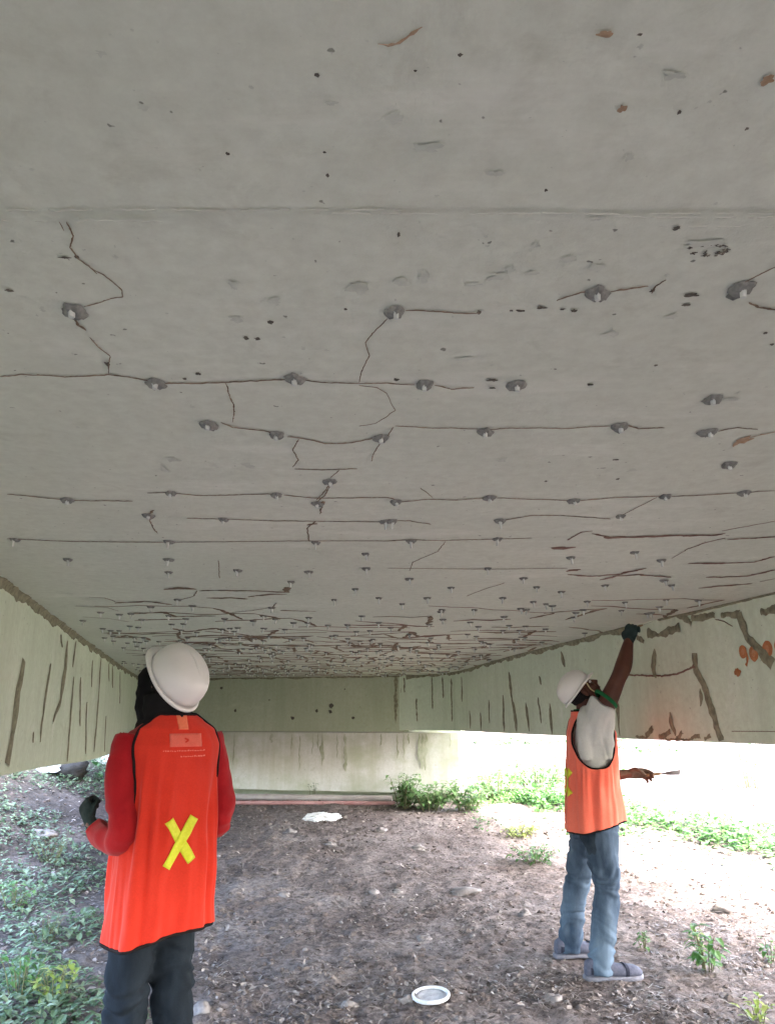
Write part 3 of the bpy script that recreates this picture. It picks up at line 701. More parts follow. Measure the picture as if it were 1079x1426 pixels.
mb = MB(); p, t, n = wall_frame(1027, 936); blob(mb, p, n, t, 0.030, 0.024, 0.002); mb.build('painted_dot', M['orange_paint'], bridge, BASE)

# ------------------------------------------------------------------ abutment
ab = empty('abutment_wall', (-2.0, 12.7, 0), 0, 'pale mossy concrete abutment wall below the bridge end, with a dark slot at its foot', 'wall')
AB = Vector((-2.0, 12.7, 0))
def prism(plan, z0, z1, name, mat, nz_=16, nx_=60):
    # front face subdivided for slight unevenness; plan = (front left, front right, back right, back left)
    fl, fr, br, bl = [Vector((*p, 0)) for p in plan]; v = []; f = []
    for k in range(nz_+1):
        for i in range(nx_+1):
            p = fl.lerp(fr, i/nx_); z = lerp(z0, z1, k/nz_)
            v.append((p.x, p.y-0.012*nz(p.x*1.5, z*2, 2)-0.02, z))
    W = nx_+1
    for k in range(nz_):
        for i in range(nx_): f.append((k*W+i, k*W+i+1, (k+1)*W+i+1, (k+1)*W+i))
    b = len(v); v += [(*br.xy, z0), (*bl.xy, z0), (*bl.xy, z1), (*br.xy, z1)]
    f.append(tuple([b+1, b+2]+[k*W for k in range(nz_, -1, -1)])); f.append(tuple([b+3, b]+[k*W+nx_ for k in range(nz_+1)]))
    f.append((b, b+3, b+2, b+1)); f.append(tuple([b+2, b+3]+[nz_*W+i for i in range(nx_, -1, -1)])); f.append(tuple([b, b+1]+[i for i in range(W)]))
    return mk(name, v, f, mat, ab, AB, smooth=False)
dv = Vector((4.35, -1.01)).normalized()
def dp(s, o=0.0): # along the diaphragm line, o = towards the bank
    return (0.25+dv.x*s-dv.y*o, 11.97+dv.y*s+dv.x*o)
prism([dp(-8.5, 0.05), dp(0.80, 0.05), dp(0.80, 0.9), dp(-8.5, 0.9)], 0.47, 1.316, 'wall_face', M['abutment'])
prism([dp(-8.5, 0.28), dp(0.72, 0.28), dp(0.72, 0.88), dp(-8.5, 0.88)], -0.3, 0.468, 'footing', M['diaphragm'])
prism([dp(-8.5, 0.42), dp(0.78, 0.42), dp(0.78, 0.88), dp(-8.5, 0.88)], 1.318, 2.12, 'light_block', M['abutment'])  # unseen strip added to stop light leaking in above the abutment
mb = MB(); rq = random.Random(4)
for _ in range(26):
    q = dp(rq.uniform(-4.6, 0.7), 0.02); p = Vector((q[0], q[1], 1.30)); n = Vector((dv.y, -dv.x, 0)); L = rq.uniform(0.1, 0.6)
    P = [p-n*-0.0+Vector((0.02*nz(k*0.6, L*30), 0, -L*k/8))+n*0.012 for k in range(9)]
    bead(mb, P, n, rq.uniform(0.012, 0.05), 0.8, 0.5, 0.001, step=0.03)
o = mb.build('water_streak', M['streak'], ab, AB); o['kind'] = 'stuff'
# backfill bank behind the abutment is part of the terrain: raised block of earth up to the deck
bank = MB()
bv = []
for i in range(25):
    s = lerp(-14, 0.70, i/24)
    for k in range(7):
        o = 0.85+k*1.2; p = dp(s, o)
        bv.append((p[0], p[1], lerp(1.28, 0.1, max((k-4)/2, 0, sstep(-1.0, 0.7, s)))+0.03*nz(s, o)))
bank.add(bv, [(i*7+k, (i+1)*7+k, (i+1)*7+k+1, i*7+k+1) for i in range(24) for k in range(6)])
bo = bank.build('embankment', M['dirt']); tag(bo, 'earth embankment filled in behind the abutment', 'embankment', kind='structure')

#PART2
# ------------------------------------------------------------------ litter, stones, plants
def leaf_geo(mb, p, d, up, L, W, bend=0.25, mi=0):
    d = d.normalized(); s = d.cross(up); s = s.normalized() if s.length > 1e-5 else d.orthogonal(); n = s.cross(d)
    a = p; m1 = p+d*L*0.35+n*L*0.04; m2 = p+d*L*0.72-n*L*bend*0.3; e = p+d*L-n*L*bend
    mb.add([a, m1-s*W*0.5+n*W*0.12, m1, m1+s*W*0.5+n*W*0.12, m2-s*W*0.38+n*W*0.08, m2, m2+s*W*0.38+n*W*0.08, e],
           [(0, 2, 1), (0, 3, 2), (1, 2, 5, 4), (2, 3, 6, 5), (4, 5, 7), (5, 6, 7)], mi)
rg = random.Random(21)
def rdir(zmin=-0.3, zmax=0.9):
    a = rg.uniform(0, 6.283); z = rg.uniform(zmin, zmax); q = math.sqrt(max(0.05, 1-z*z)); return Vector((q*math.cos(a), q*math.sin(a), z))
UP = Vector((0, 0, 1))
# dry litter: chips, straw and twigs lying all over the dirt
mb = MB()
cnt = 0
while cnt < 21000:
    y = 3.9+rg.random()**1.5*11; x = rg.uniform(-0.48*y-0.4, 0.48*y+0.9)
    dn = 0.18+0.82*sstep(-0.1, 0.4, nz(x*1.1, y*1.1, 31))+0.3*sstep(1.0, 3.0, x)
    if rg.random() > dn: continue
    cnt += 1
    p = Vector((x, y, gz(x, y)+gfine(x, y)+0.004)); a = rg.uniform(0, 6.283); d = Vector((math.cos(a), math.sin(a), rg.uniform(-0.15, 0.3)))
    k = rg.random(); sc = 1+0.05*max(0, y-5)
    if k < 0.45: # straw
        L = rg.uniform(0.025, 0.11)*sc; w = rg.uniform(0.0018, 0.0035)*sc; s = d.cross(UP).normalized()*w
        b = p+d.normalized()*L; c = (p+b)*0.5+UP*rg.uniform(0, 0.012)+s*rg.uniform(-2, 2)
        mb.add([p-s, p+s, c+s+UP*0.001, c-s, b+s*0.5, b-s*0.5], [(0, 1, 2, 3), (3, 2, 4, 5)])
    else:
        leaf_geo(mb, p, d, (UP+rdir()*0.5).normalized(), rg.uniform(0.014, 0.06)*sc, rg.uniform(0.010, 0.032)*sc, rg.uniform(-0.4, 0.6))
tag(mb.build('dry_litter', M['litter'], smooth=False), 'dry straw, leaf scraps and twigs scattered over the dirt', 'litter', kind='stuff')

def rock(mb, c, r, flat=0.6, sd=0, nu=14, nv=8):
    rr = []
    for i in range(nv+1):
        ph = -math.pi/2+math.pi*(0.03+0.94*i/nv); ring = []
        for j in range(nu):
            th = 2*math.pi*j/nu; u = Vector((math.cos(ph)*math.cos(th), math.cos(ph)*math.sin(th), math.sin(ph)))
            k = 0.9+0.55*noise.noise(u*1.2+Vector((sd, sd*2, 0)))+0.5*abs(noise.noise(u*2.6+Vector((sd, 0, sd))))+0.12*noise.noise(u*8+Vector((0, sd, sd)))
            ring.append(Vector(c)+Vector((u.x*k*r, u.y*k*r*0.85, u.z*k*r*flat)))
        rr.append(ring)
    mb.rings(rr)
mb = MB()
for _ in range(2600):
    y = 4.0+rg.random()**1.4*8.5; x = rg.uniform(-0.47*y-0.3, 0.47*y+0.6)
    if nz(x*1.6, y*1.6, 77) < -0.05: continue
    q = rg.choice([0.008, 0.011, 0.015, 0.02, 0.028]); rock(mb, (x, y, gz(x, y)+gfine(x, y)), q, 0.6, rg.uniform(0, 99), 8, 5)
tag(mb.build('clods', M['clod'], smooth=False), 'dark crumbly clods of earth all over the trodden dirt', 'clods', kind='stuff')
mb = MB()
for _ in range(320):
    y = 4.0+rg.random()**1.4*9; x = rg.uniform(-0.47*y-0.3, 0.47*y+0.6); r = rg.choice([0.006, 0.008, 0.010, 0.013, 0.018])
    rock(mb, (x, y, gz(x, y)+gfine(x, y)+r*0.2), r, 0.6, rg.uniform(0, 99), 7, 4)
tag(mb.build('pebbles', M['stone']), 'small crumbs of stone and clod strewn over the dirt', 'pebbles', kind='stuff')
stones = [(650,1243,0.12,0.26,'flat pale stone lying between the workers, widest of the loose stones'), (590,1310,0.05,0.5,'pale chip of stone behind the plastic lid, right of centre'), (484,1404,0.045,0.55,'pale stone left of the round plastic lid near the bottom edge'), (565,1396,0.045,0.6,'brownish stone touching the left side of the round plastic lid'),
          (522,1244,0.05,0.5,'small pale stone on open dirt, left of the flat wide stone'), (553,1244,0.045,0.5,'small pale stone just left of the flat wide stone'), (460,1177,0.07,0.35,'flat pale slab of stone on the dirt below the white crumpled bag'), (404,1160,0.08,0.4,'grey stone on the dirt, left of the white crumpled bag and below it'), (530,1158,0.07,0.5,'rounded brown stone on the dirt to the right of the white bag'), (582,1182,0.07,0.5,'pale stone in front of the leafy plants by the abutment end'), (730,1275,0.05,0.6,'small pale stone just left of the far boot of the reaching worker'), (62,1165,0.13,0.4,'grey rubble stone on the weedy slope at the left edge'), (280,1410,0.06,0.6,'brown stone beside the dark trousers at the bottom edge'), (395,1248,0.05,0.5,'small grey stone on bare dirt right of the yellow cross vest'), (1010,1270,0.09,0.45,'rough brown clod on the straw covered dirt at the right'), (770,1395,0.05,0.5,'pale stone in front of the boots of the reaching worker')]
for i, (px, py, r, fl, lab) in enumerate(stones):
    p = on_ground(px, py); mb = MB(); rock(mb, (0, 0, r*fl*0.15), r, fl, i*3.7+1, 22, 14)
    o = mb.build('stone', M['stone']); o.location = p; o.rotation_euler.z = rg.uniform(-0.4, 0.4); tag(o, lab, 'stone', 'loose stones on the dirt')

def plant(name, px, py, nst, h, leafL, spread, mat, label, cat, group=None, pos=None, lpn=9, seed=0):
    p = pos if pos is not None else on_ground(px, py)
    rgs = random.Random(seed+int(px*7+py)); t = empty(name, p, 0, label, cat, group); st = MB(); lf = MB()
    for s in range(nst):
        a = rgs.uniform(0, 6.283); q = rgs.uniform(0.1, 1)**0.7*spread; hh = h*rgs.uniform(0.5, 1.05)
        b = Vector((math.cos(a)*q*0.35, math.sin(a)*q*0.35, -0.02)); e = Vector((math.cos(a)*q, math.sin(a)*q, hh))
        m = (b+e)*0.5+Vector((0, 0, hh*0.15)); P = [Vector(v) for v in spline([b, m, e], 5)]
        st.tube(P, [0.005*(1-0.7*i/len(P))*(0.6+h) for i in range(len(P))], 5)
        for k in range(lpn):
            u = (k+0.6+rgs.uniform(-0.3, 0.3))/lpn; u = 0.15+0.85*min(1, max(0, u)); i = min(len(P)-2, int(u*(len(P)-1))); c = P[i].lerp(P[i+1], u*(len(P)-1)-i)
            an = rgs.uniform(0, 6.283); d = Vector((math.cos(an), math.sin(an), rgs.uniform(-0.25, 0.55))); L = leafL*rgs.uniform(0.55, 1.15)
            leaf_geo(lf, c+d*0.012, d, UP, L, L*rgs.uniform(0.42, 0.62), rgs.uniform(0.1, 0.45))
    st.build('stem', M['stem'], t); lf.build('foliage', M[mat], t, smooth=False)
    return t
plant('weed', 985, 1352, 9, 0.26, 0.085, 0.11, 'leaf', 'bright broad leaved weed standing alone in front of the boots at the right', 'weed', 'weeds on the dirt', lpn=6)
plant('weed', 975, 1330, 3, 0.20, 0.06, 0.06, 'leaf_yellow', 'yellow green sprout rising directly behind the broad leaved weed', 'weed', 'weeds on the dirt', lpn=5)
plant('weed', 897, 1322, 5, 0.12, 0.05, 0.06, 'leaf', 'tiny pale weed just behind the toe of the near boot', 'weed', 'weeds on the dirt', lpn=5)
plant('weed', 1055, 1425, 6, 0.12, 0.06, 0.08, 'leaf_yellow', 'yellowish weed cut by the bottom edge at the right corner', 'weed', 'weeds on the dirt', lpn=5)
plant('weed', 1072, 1340, 5, 0.14, 0.05, 0.06, 'leaf', 'small weed at the right edge of the photo, level with the broad leaved weed', 'weed', 'weeds on the dirt', lpn=5)
plant('weed', 745, 1202, 22, 0.16, 0.075, 0.24, 'leaf', 'bluish green weed on the dirt to the left of the jeans', 'weed', 'weeds on the dirt', lpn=6)
plant('weed', 722, 1165, 24, 0.14, 0.07, 0.30, 'leaf_yellow', 'low yellow green weed patch left of the coral vest hem', 'weed', 'weeds on the dirt', lpn=6)
for i, (px, py, n, h, sp, mt, lab) in enumerate([(28,1392,12,0.22,0.15,'leaf','bushy green weed at the lower left edge of the dirt'), (75,1400,10,0.20,0.14,'leaf_yellow','yellow green weed at the lower left, closest to the dark trousers'), (62,1312,10,0.18,0.16,'leaf_dull','dull green weed on the slope left of the vest hem'), (20,1265,10,0.2,0.15,'leaf','green weed at the left edge, above the bushy lowest one'), (70,1200,14,0.25,0.26,'leaf_dull','wide dull green weed left of the red sleeve elbow')]):
    plant('weed', px, py, n, h, 0.06, sp, mt, lab, 'weed', 'weeds on the left slope', lpn=7)
# leafy plants by the abutment end and along the bright edge
for px, py, n, h, sp, mt, lab in [(562,1126,24,0.42,0.30,'leaf_lit','tall leafy plant against the abutment, leftmost of the leafy clump'), (600,1128,34,0.34,0.42,'leaf_lit','wide leafy plant in front of the abutment end, second from the left in the clump'), (648,1130,26,0.36,0.36,'leaf_lit','lower leafy plant just right of the abutment end'), (690,1112,34,0.50,0.55,'leaf_lit','bright leafy plant between the abutment end and the big round one'), (748,1108,46,0.62,0.62,'leaf','big round leafy plant directly left of the coral vest'), (415,1104,4,0.30,0.10,'leaf_dull','thin sprig growing at the foot of the abutment wall')]:
    p = on_ground(px, py)
    if py == 1104: p = Vector((dp(-1.35, -0.12)[0], dp(-1.35, -0.12)[1], 0.30))
    plant('leafy_plant', px, py, n, h, 0.11 if n > 5 else 0.05, sp, mt, lab, 'plant', 'leafy plants near the abutment', pos=p, lpn=11)
plant('sapling', 1046, 1098, 14, 1.0, 0.12, 0.7, 'leaf', 'pale overexposed sapling in the glare under the right girder', 'sapling', lpn=9)
# ground cover: a mat of small leaves whose density follows patches
def cover(name, n, test, size, mat, label, hgt=0.09, seed=1):
    global rg
    rg = random.Random(seed); mb = MB(); c = 0; tries = 0
    while c < n and tries < n*60:
        tries += 1; r = test()
        if r is None: continue
        x, y, k = r
        if rg.random() > k: continue
        c += 1
        p = Vector((x, y, gz(x, y)+0.008+rg.random()**1.6*hgt*k)); d = rdir(-0.2, 0.7); L = size*rg.uniform(0.5, 1.2)
        leaf_geo(mb, p, d, UP, L, L*rg.uniform(0.35, 0.65), rg.uniform(0, 0.5))
    return tag(mb.build(name, M[mat], smooth=False), label, 'ground cover', kind='stuff')
def left_test():
    y = 4.0+rg.random()**1.2*15; x = rg.uniform(-0.56*y-0.6, -0.30*y+0.15)
    e = sstep(-0.24*y, -0.36*y, x); k = sstep(-0.25, 0.25, nz(x*0.9, y*0.9, 50)+0.35*nz(x*3, y*3, 51)+0.25*sstep(9, 15, y))
    return x, y, k*(0.25+0.75*e)
cover('ground_cover', 16000, left_test, 0.066, 'leaf_dull', 'patchy small leaved ground cover on the shaded left slope', 0.08, 3)
def right_test():
    y = rg.uniform(6.6, 14.5); x = rg.uniform(2.0, 7.5)
    # a band running from beside the worker's knee to the right edge
    c = lerp(12.0, 8.9, sstep(2.0, 4.8, x)); w = 0.95+0.3*nz(x, 1)
    k = math.exp(-((y-c)/w)**2)*sstep(-0.6, 0.2, nz(x*1.0, y*1.0, 60))
    return x, y, k
cover('ground_cover', 9000, right_test, 0.10, 'leaf', 'band of bright green ground cover beyond the right girder', 0.28, 4)
def mid_test():
    y = rg.uniform(9.5, 17); x = rg.uniform(1.0, 3.6)
    k = sstep(0.0, 0.4, nz(x*0.8, y*0.8, 70)+0.1)*0.9*math.exp(-((x-2.3)/0.8)**2)
    return x, y, k
cover('ground_cover', 4500, mid_test, 0.09, 'leaf', 'low green ground cover behind the worker in the coral vest', 0.16, 5)
def far_test():
    y = rg.uniform(15, 40); x = rg.uniform(3, 22)
    return x, y, 0.5*sstep(0.1, 0.45, nz(x*0.35, y*0.35, 80))
cover('ground_cover', 3500, far_test, 0.22, 'leaf', 'scattered green growth on the bright far ground', 0.35, 6)
def lfar_test():
    y = rg.uniform(11.5, 26); x = rg.uniform(-0.58*y-0.5, -0.33*y)
    return x, y, sstep(-0.25, 0.2, nz(x*0.5, y*0.5, 90))
cover('ground_cover', 5000, lfar_test, 0.14, 'leaf', 'taller green growth seen under the left girder', 0.35, 7)

# ------------------------------------------------------------------ loose objects
p = on_ground(600, 1395); t = empty('plastic_disc', p+Vector((0, 0, 0.020)), 0, 'round grey white plastic lid lying on the dirt near the bottom edge', 'lid')
t.rotation_euler = (R(4), R(-3), 0)
mb = MB(); n = 40
mb.rings([[Vector((math.cos(a)*r, math.sin(a)*r, z)) for a in [2*math.pi*j/n for j in range(n)]] for r, z in ((0.100, 0.0), (0.104, 0.006), (0.104, 0.016), (0.100, 0.020), (0.092, 0.019), (0.088, 0.010), (0.086, 0.009))], cap=False)
mb.build('rim', M['lid'], t)
mb = MB()
mb.rings([[Vector((math.cos(a)*r, math.sin(a)*r, z+0.001*nz(math.cos(a)*r*40, math.sin(a)*r*40))) for a in [2*math.pi*j/n for j in range(n)]] for r, z in ((0.0875, 0.0085), (0.078, 0.0075), (0.072, 0.010), (0.064, 0.0075), (0.03, 0.007), (0.002, 0.007))], cap=False)
mb.build('dish', M['lid_in'], t)
# crumpled white bag
def crumple(name, c, r, mat, sd, label, cat, flat=0.45):
    mb = MB(); rr = []; nu, nv = 36, 20
    for i in range(nv+1):
        ph = -math.pi/2+math.pi*(0.02+0.96*i/nv); ring = []
        for j in range(nu):
            th = 2*math.pi*j/nu; u = Vector((math.cos(ph)*math.cos(th), math.cos(ph)*math.sin(th), math.sin(ph)))
            k = 1+0.55*noise.noise(u*1.3+Vector((sd, 0, 0)))+0.45*abs(noise.noise(u*3.2+Vector((0, sd, 0))))-0.25*abs(noise.noise(u*7+Vector((0, 0, sd))))
            ring.append(Vector((u.x*k*r*1.5, u.y*k*r*0.8, max(-0.01, (u.z*k*flat+flat*0.4)*r))))
        rr.append(ring)
    mb.rings(rr); o = mb.build(name, M[mat], smooth=False); o.location = c; return tag(o, label, cat)
crumple('plastic_bag', on_ground(447, 1142), 0.13, 'white_plastic', 4.2, 'crumpled white plastic bag on the dirt in front of the pipes', 'bag')
# pipes at the foot of the abutment
def pipe(name, a, b, r, mat, label, hollow=True):
    a = Vector(a); b = Vector(b); mb = MB(); k = 26
    P = [a.lerp(b, i/k)+Vector((0, 0, 0.006*nz(i*0.35, r*90))) for i in range(k+1)]
    d = (b-a).normalized(); rad = [r]*(k+1)
    mb.tube([P[0]+d*0.04]+P[:1]*1+P+[P[-1]-d*0.04] if False else P, rad, 16, cap=False)
    for e, s in ((P[0], 1), (P[-1], -1)):
        u = d.orthogonal().normalized(); w = d.cross(u)
        rr = [[q+(u*math.cos(x)+w*math.sin(x))*rq for x in [2*math.pi*j/16 for j in range(16)]] for q, rq in ((e, r), (e, r*0.86), (e+d*s*0.25, r*0.84))]
        mb.rings(rr, cap=False)
    mid = (a+b)*0.5; o = mb.build(name, M[mat], None, mid-Vector((0, 0, r))); o.location = mid-Vector((0, 0, r)); return tag(o, label, 'pipe', 'pipes at the foot of the abutment')
def dpz(s, o, h):
    q = dp(s, o); return Vector((q[0], q[1], gz(q[0], q[1])+h))
pipe('pipe', dpz(-2.9, -0.95, 0.03), dpz(-0.05, -0.42, 0.03), 0.028, 'pipe_pink', 'pink weathered pipe lying on the dirt, nearer of the two at the abutment foot')
pipe('pipe', dpz(-2.8, -0.42, 0.06), dpz(-0.15, -0.16, 0.07), 0.045, 'pipe_grey', 'pale grey pipe lying behind the pink one at the abutment foot')
# dark rubble and a white sack seen under the left girder
for i, (x, y, r, lab) in enumerate([(-4.42, 11.25, 0.25, 'dark boulder under the left girder, nearest to the red sleeve'), (-4.85, 11.45, 0.20, 'dark boulder under the left girder, left of the other')]):
    mb = MB(); rock(mb, (0, 0, r*0.4), r, 0.8, 40+i*9, 20, 12); o = mb.build('boulder', M['stone_dark']); o.location = (x, y, gz(x, y)); tag(o, lab, 'boulder', 'dark boulders under the left girder')
crumple('sack', Vector((-4.62, 11.0, gz(-4.62, 11.0))), 0.11, 'lid', 8.8, 'small white sack leaning on the dark boulders under the left girder', 'sack', 1.0)
plant('shrub', 100, 1100, 22, 0.55, 0.10, 0.35, 'leaf_dark', 'dark green shrub growing left of the dark boulders', 'shrub', pos=Vector((-5.15, 11.4, gz(-5.15, 11.4))), lpn=11)

# ------------------------------------------------------------------ people
def head_frame(c, yaw, tilt, roll=0):
    return Matrix.Translation(c) @ Matrix.Rotation(yaw, 4, 'Z') @ Matrix.Rotation(tilt, 4, 'X') @ Matrix.Rotation(roll, 4, 'Y')
def head_geo(mb, H):
    """cranium, face, nose, ears in a frame with y forward, z up, eyes at z=0"""
    R3 = H.to_3x3()
    def E(c, r): mb.ellipsoid(H @ Vector(c), r, R3)
    E((0, -0.012, 0.030), (0.074, 0.094, 0.088)); E((0, 0.030, -0.035), (0.058, 0.058, 0.075)); E((0, 0.048, -0.088), (0.034, 0.032, 0.026))
    E((0, 0.07, 0.018), (0.052, 0.018, 0.012))
    E((0.035, 0.055, -0.03), (0.024, 0.026, 0.022)); E((-0.035, 0.055, -0.03), (0.024, 0.026, 0.022))
    mb.tube([H @ Vector(p) for p in ((0, 0.078, 0.008), (0, 0.096, -0.018), (0, 0.108, -0.036), (0, 0.094, -0.046))], [0.009, 0.011, 0.014, 0.008], 10)
    E((0.012, 0.092, -0.038), (0.010, 0.011, 0.009)); E((-0.012, 0.092, -0.038), (0.010, 0.011, 0.009))
    E((0, 0.080, -0.061), (0.026, 0.015, 0.0075)); E((0, 0.078, -0.073), (0.023, 0.014, 0.008))
    for s in (-1, 1): E((s*0.076, -0.008, -0.012), (0.010, 0.019, 0.031))
def face_parts(body, H):
    R3 = H.to_3x3()
    for s in (-1, 1):
        mb = MB(); mb.ellipsoid(H @ Vector((s*0.031, 0.074, 0.0)), (0.0125, 0.0105, 0.009), R3, 14, 8); e = mb.build('eye', M['eye'], body)
        mb = MB(); mb.ellipsoid(H @ Vector((s*0.031, 0.0825, 0.001)), (0.0055, 0.003, 0.0055), R3, 12, 6); mb.build('iris', M['hair'], e)
    mb = MB(); mb.ellipsoid(H @ Vector((0, 0.0855, -0.060)), (0.023, 0.011, 0.006), R3, 16, 8); mb.ellipsoid(H @ Vector((0, 0.083, -0.0725)), (0.020, 0.011, 0.007), R3, 16, 8)
    mb.build('lips', M['lips'], body)
def hard_hat(person, H, back=0.0):
    """dome, brim all round with a longer peak in front, raised centre ridge"""
    off = Vector((0, -0.010, 0.030)); n = 48
    def P(x, y, z): return H @ (off+Vector((x, y, z)))
    mb = MB(); rr = []
    for z, k in ((0.0, 1.0), (0.022, 0.995), (0.045, 0.975), (0.068, 0.925), (0.088, 0.84), (0.105, 0.71), (0.118, 0.54), (0.126, 0.34), (0.130, 0.13), (0.1305, 0.02)):
        rr.append([P(0.117*k*math.cos(a), 0.139*k*math.sin(a), z) for a in [2*math.pi*j/n for j in range(n)]])
    inner = [[P(0.111*k*math.cos(a), 0.133*k*math.sin(a), z) for a in [2*math.pi*j/n for j in range(n)]] for z, k in ((0.118, 0.3), (0.095, 0.7), (0.05, 0.93), (0.0, 0.98))]
    br = []
    for e, z in ((0.0, 0.0), (0.5, -0.004), (1.0, -0.010), (1.0, -0.0145), (0.5, -0.009), (0.02, -0.004)):
        ring = []
        for j in range(n):
            a = 2*math.pi*j/n; f = 0.007+0.034*max(0, math.sin(a))**2.2+0.008*max(0, -math.sin(a))**3
            ring.append(P((0.117+f*e)*math.cos(a), (0.139+f*e)*math.sin(a), z-0.012*e*max(0, math.sin(a))**2))
        br.append(ring)
    mb.rings(rr, cap=True); mb.rings(list(inner), cap=True)
    hat = mb.build('hard_hat', M['helmet'], person)
    b = MB(); b.rings(br, cap=False, closed=True); b.build('brim', M['helmet'], hat)
    rd = MB(); q = []
    for i in range(25):
        a = math.pi*(0.10+0.80*i/24); q.append(P(0, 0.139*math.cos(a)*0.985, 0.1305*math.sin(a)**0.85*0.985))
    rd.tube(q, [0.016*min(1, i/4+0.2, (24-i)/4+0.2) for i in range(25)], 10, flat=0.45, up=(R3v(H) @ Vector((0, 0, 1)))); rd.build('ridge', M['helmet'], hat)
    return hat, P
def R3v(H): return H.to_3x3()
def hand(parent, name, mat, Mt, curls, thumb=0.6, mirror=1, cuff=None, scale=1.0):
    """gloved hand: wrist at origin, fingers along +y, palm faces -z, thumb on +x (mirror flips)"""
    mb = MB(); S = scale
    def T(p): return Mt @ Vector((p[0]*mirror*S, p[1]*S, p[2]*S))
    rr = []
    for y, hx, hz in ((-0.06, 0.031, 0.027), (-0.03, 0.030, 0.025), (0.0, 0.031, 0.023), (0.02, 0.038, 0.021), (0.05, 0.043, 0.019), (0.08, 0.044, 0.017), (0.098, 0.040, 0.013)):
        rr.append([T((hx*math.copysign(abs(math.cos(a))**0.8, math.cos(a)), y, hz*math.sin(a))) for a in [2*math.pi*j/16 for j in range(16)]])
    mb.rings(rr)
    for i, (x, l) in enumerate(((0.031, 0.070), (0.0105, 0.080), (-0.0105, 0.075), (-0.031, 0.058))):
        p = Vector((x, 0.085, 0)); ang = 0.1; pts = [(p-Vector((0, 0.02, 0)))]; c = curls[i]
        pts.append(p.copy())
        for k, f in enumerate((0.45, 0.32, 0.23)):
            ang += c*(1.0, 1.15, 0.8)[k]; d = Vector((x*0.15, math.cos(ang), -math.sin(ang))).normalized(); p = p+d*l*f*1.08; pts.append(p.copy())
        q = spline([tuple(v) for v in pts], 4)
        mb.tube([T(v) for v in q], [lerp(0.0115, 0.0088, k/(len(q)-1))*S for k in range(len(q))], 10)
    tp = [Vector((0.026, 0.012, -0.002)), Vector((0.048, 0.040, -0.010)), Vector((0.060-0.02*thumb, 0.068, -0.016-0.022*thumb)), Vector((0.058-0.045*thumb, 0.094, -0.020-0.034*thumb))]
    q = spline([tuple(v) for v in tp], 4)
    mb.tube([T(v) for v in q], [lerp(0.0145, 0.0095, k/(len(q)-1))*S for k in range(len(q))], 10)
    g = voxel(mb, name, mat, parent, 0.0035, 3)
    return g
def frame(o, ydir, zdir):
    y = Vector(ydir).normalized(); z = Vector(zdir); z = (z-y*z.dot(y)).normalized(); x = y.cross(z)
    return Matrix(((x.x, y.x, z.x, o[0]), (x.y, y.y, z.y, o[1]), (x.z, y.z, z.z, o[2]), (0, 0, 0, 1)))
def shoe(person, o, yaw, parts=True):
    Rz = Matrix.Translation(o) @ Matrix.Rotation(yaw, 4, 'Z') @ Matrix.Diagonal((1.05, 1.12, 1.06, 1)); n = 20
    def ring(y, hx, zb, zt, e=2.6):
        zc, hz = (zb+zt)/2, (zt-zb)/2
        return [Rz @ Vector((hx*math.copysign(abs(math.cos(a))**(2/e), math.cos(a)), y, zc+hz*math.copysign(abs(math.sin(a))**(2/e), math.sin(a)))) for a in [2*math.pi*j/n for j in range(n)]]
    up = MB(); up.rings([ring(*q) for q in ((-0.098, 0.018, 0.03, 0.07), (-0.090, 0.034, 0.022, 0.100), (-0.06, 0.040, 0.02, 0.118), (-0.02, 0.041, 0.02, 0.115), (0.03, 0.043, 0.02, 0.102), (0.08, 0.048, 0.02, 0.082), (0.13, 0.051, 0.02, 0.078), (0.17, 0.047, 0.02, 0.074), (0.198, 0.034, 0.022, 0.060), (0.210, 0.014, 0.026, 0.045))])
    s = up.build('shoe', M['shoe'], person)
    so = MB(); so.rings([ring(*q, 5) for q in ((-0.106, 0.020, 0.0, 0.026), (-0.098, 0.036, 0.0, 0.028), (-0.05, 0.044, 0.0, 0.028), (0.02, 0.042, 0.003, 0.027), (0.09, 0.052, 0.0, 0.027), (0.15, 0.053, 0.0, 0.027), (0.19, 0.042, 0.003, 0.028), (0.213, 0.016, 0.008, 0.028))])
    so.build('sole', M['sole'], s)
    # band across the toes and tongue
    b = MB(); b.rings([ring(y, 0.052-abs(y-0.125)*0.1, 0.018, 0.0835-(y-0.115)*0.25) for y in (0.108, 0.114, 0.122, 0.128)]); b.build('toe_band', M['shoe_dark'], s)
    b = MB(); b.rings([ring(*q) for q in ((-0.075, 0.0405, 0.03, 0.085), (-0.05, 0.0425, 0.026, 0.088), (0.0, 0.0435, 0.026, 0.075), (0.04, 0.0455, 0.026, 0.06))]); b.build('side_panel', M['shoe_dark'], s)
    return s
def folds(amp, fx, fz, sd):
    def f(co): return amp*(noise.noise(Vector((co.x*fx, co.y*fx, co.z*fz+sd)))+0.5*noise.noise(Vector((co.x*fx*2.1, co.y*fx*2.1, co.z*fz*2.3+sd+7))))
    return f
def leg_folds(amp, sd):
    def f(co):
        knee = math.exp(-((co.z-0.50)/0.13)**2)+0.8*math.exp(-((co.z-0.16)/0.08)**2)+0.8*math.exp(-((co.z-0.80)/0.10)**2)
        w = noise.noise(Vector((co.x*6, co.y*6, co.z*26+sd+3*noise.noise(co*7))))
        return amp*(0.35+knee)*w+amp*0.6*noise.noise(Vector((co.x*14, co.y*14, co.z*4+sd)))
    return f

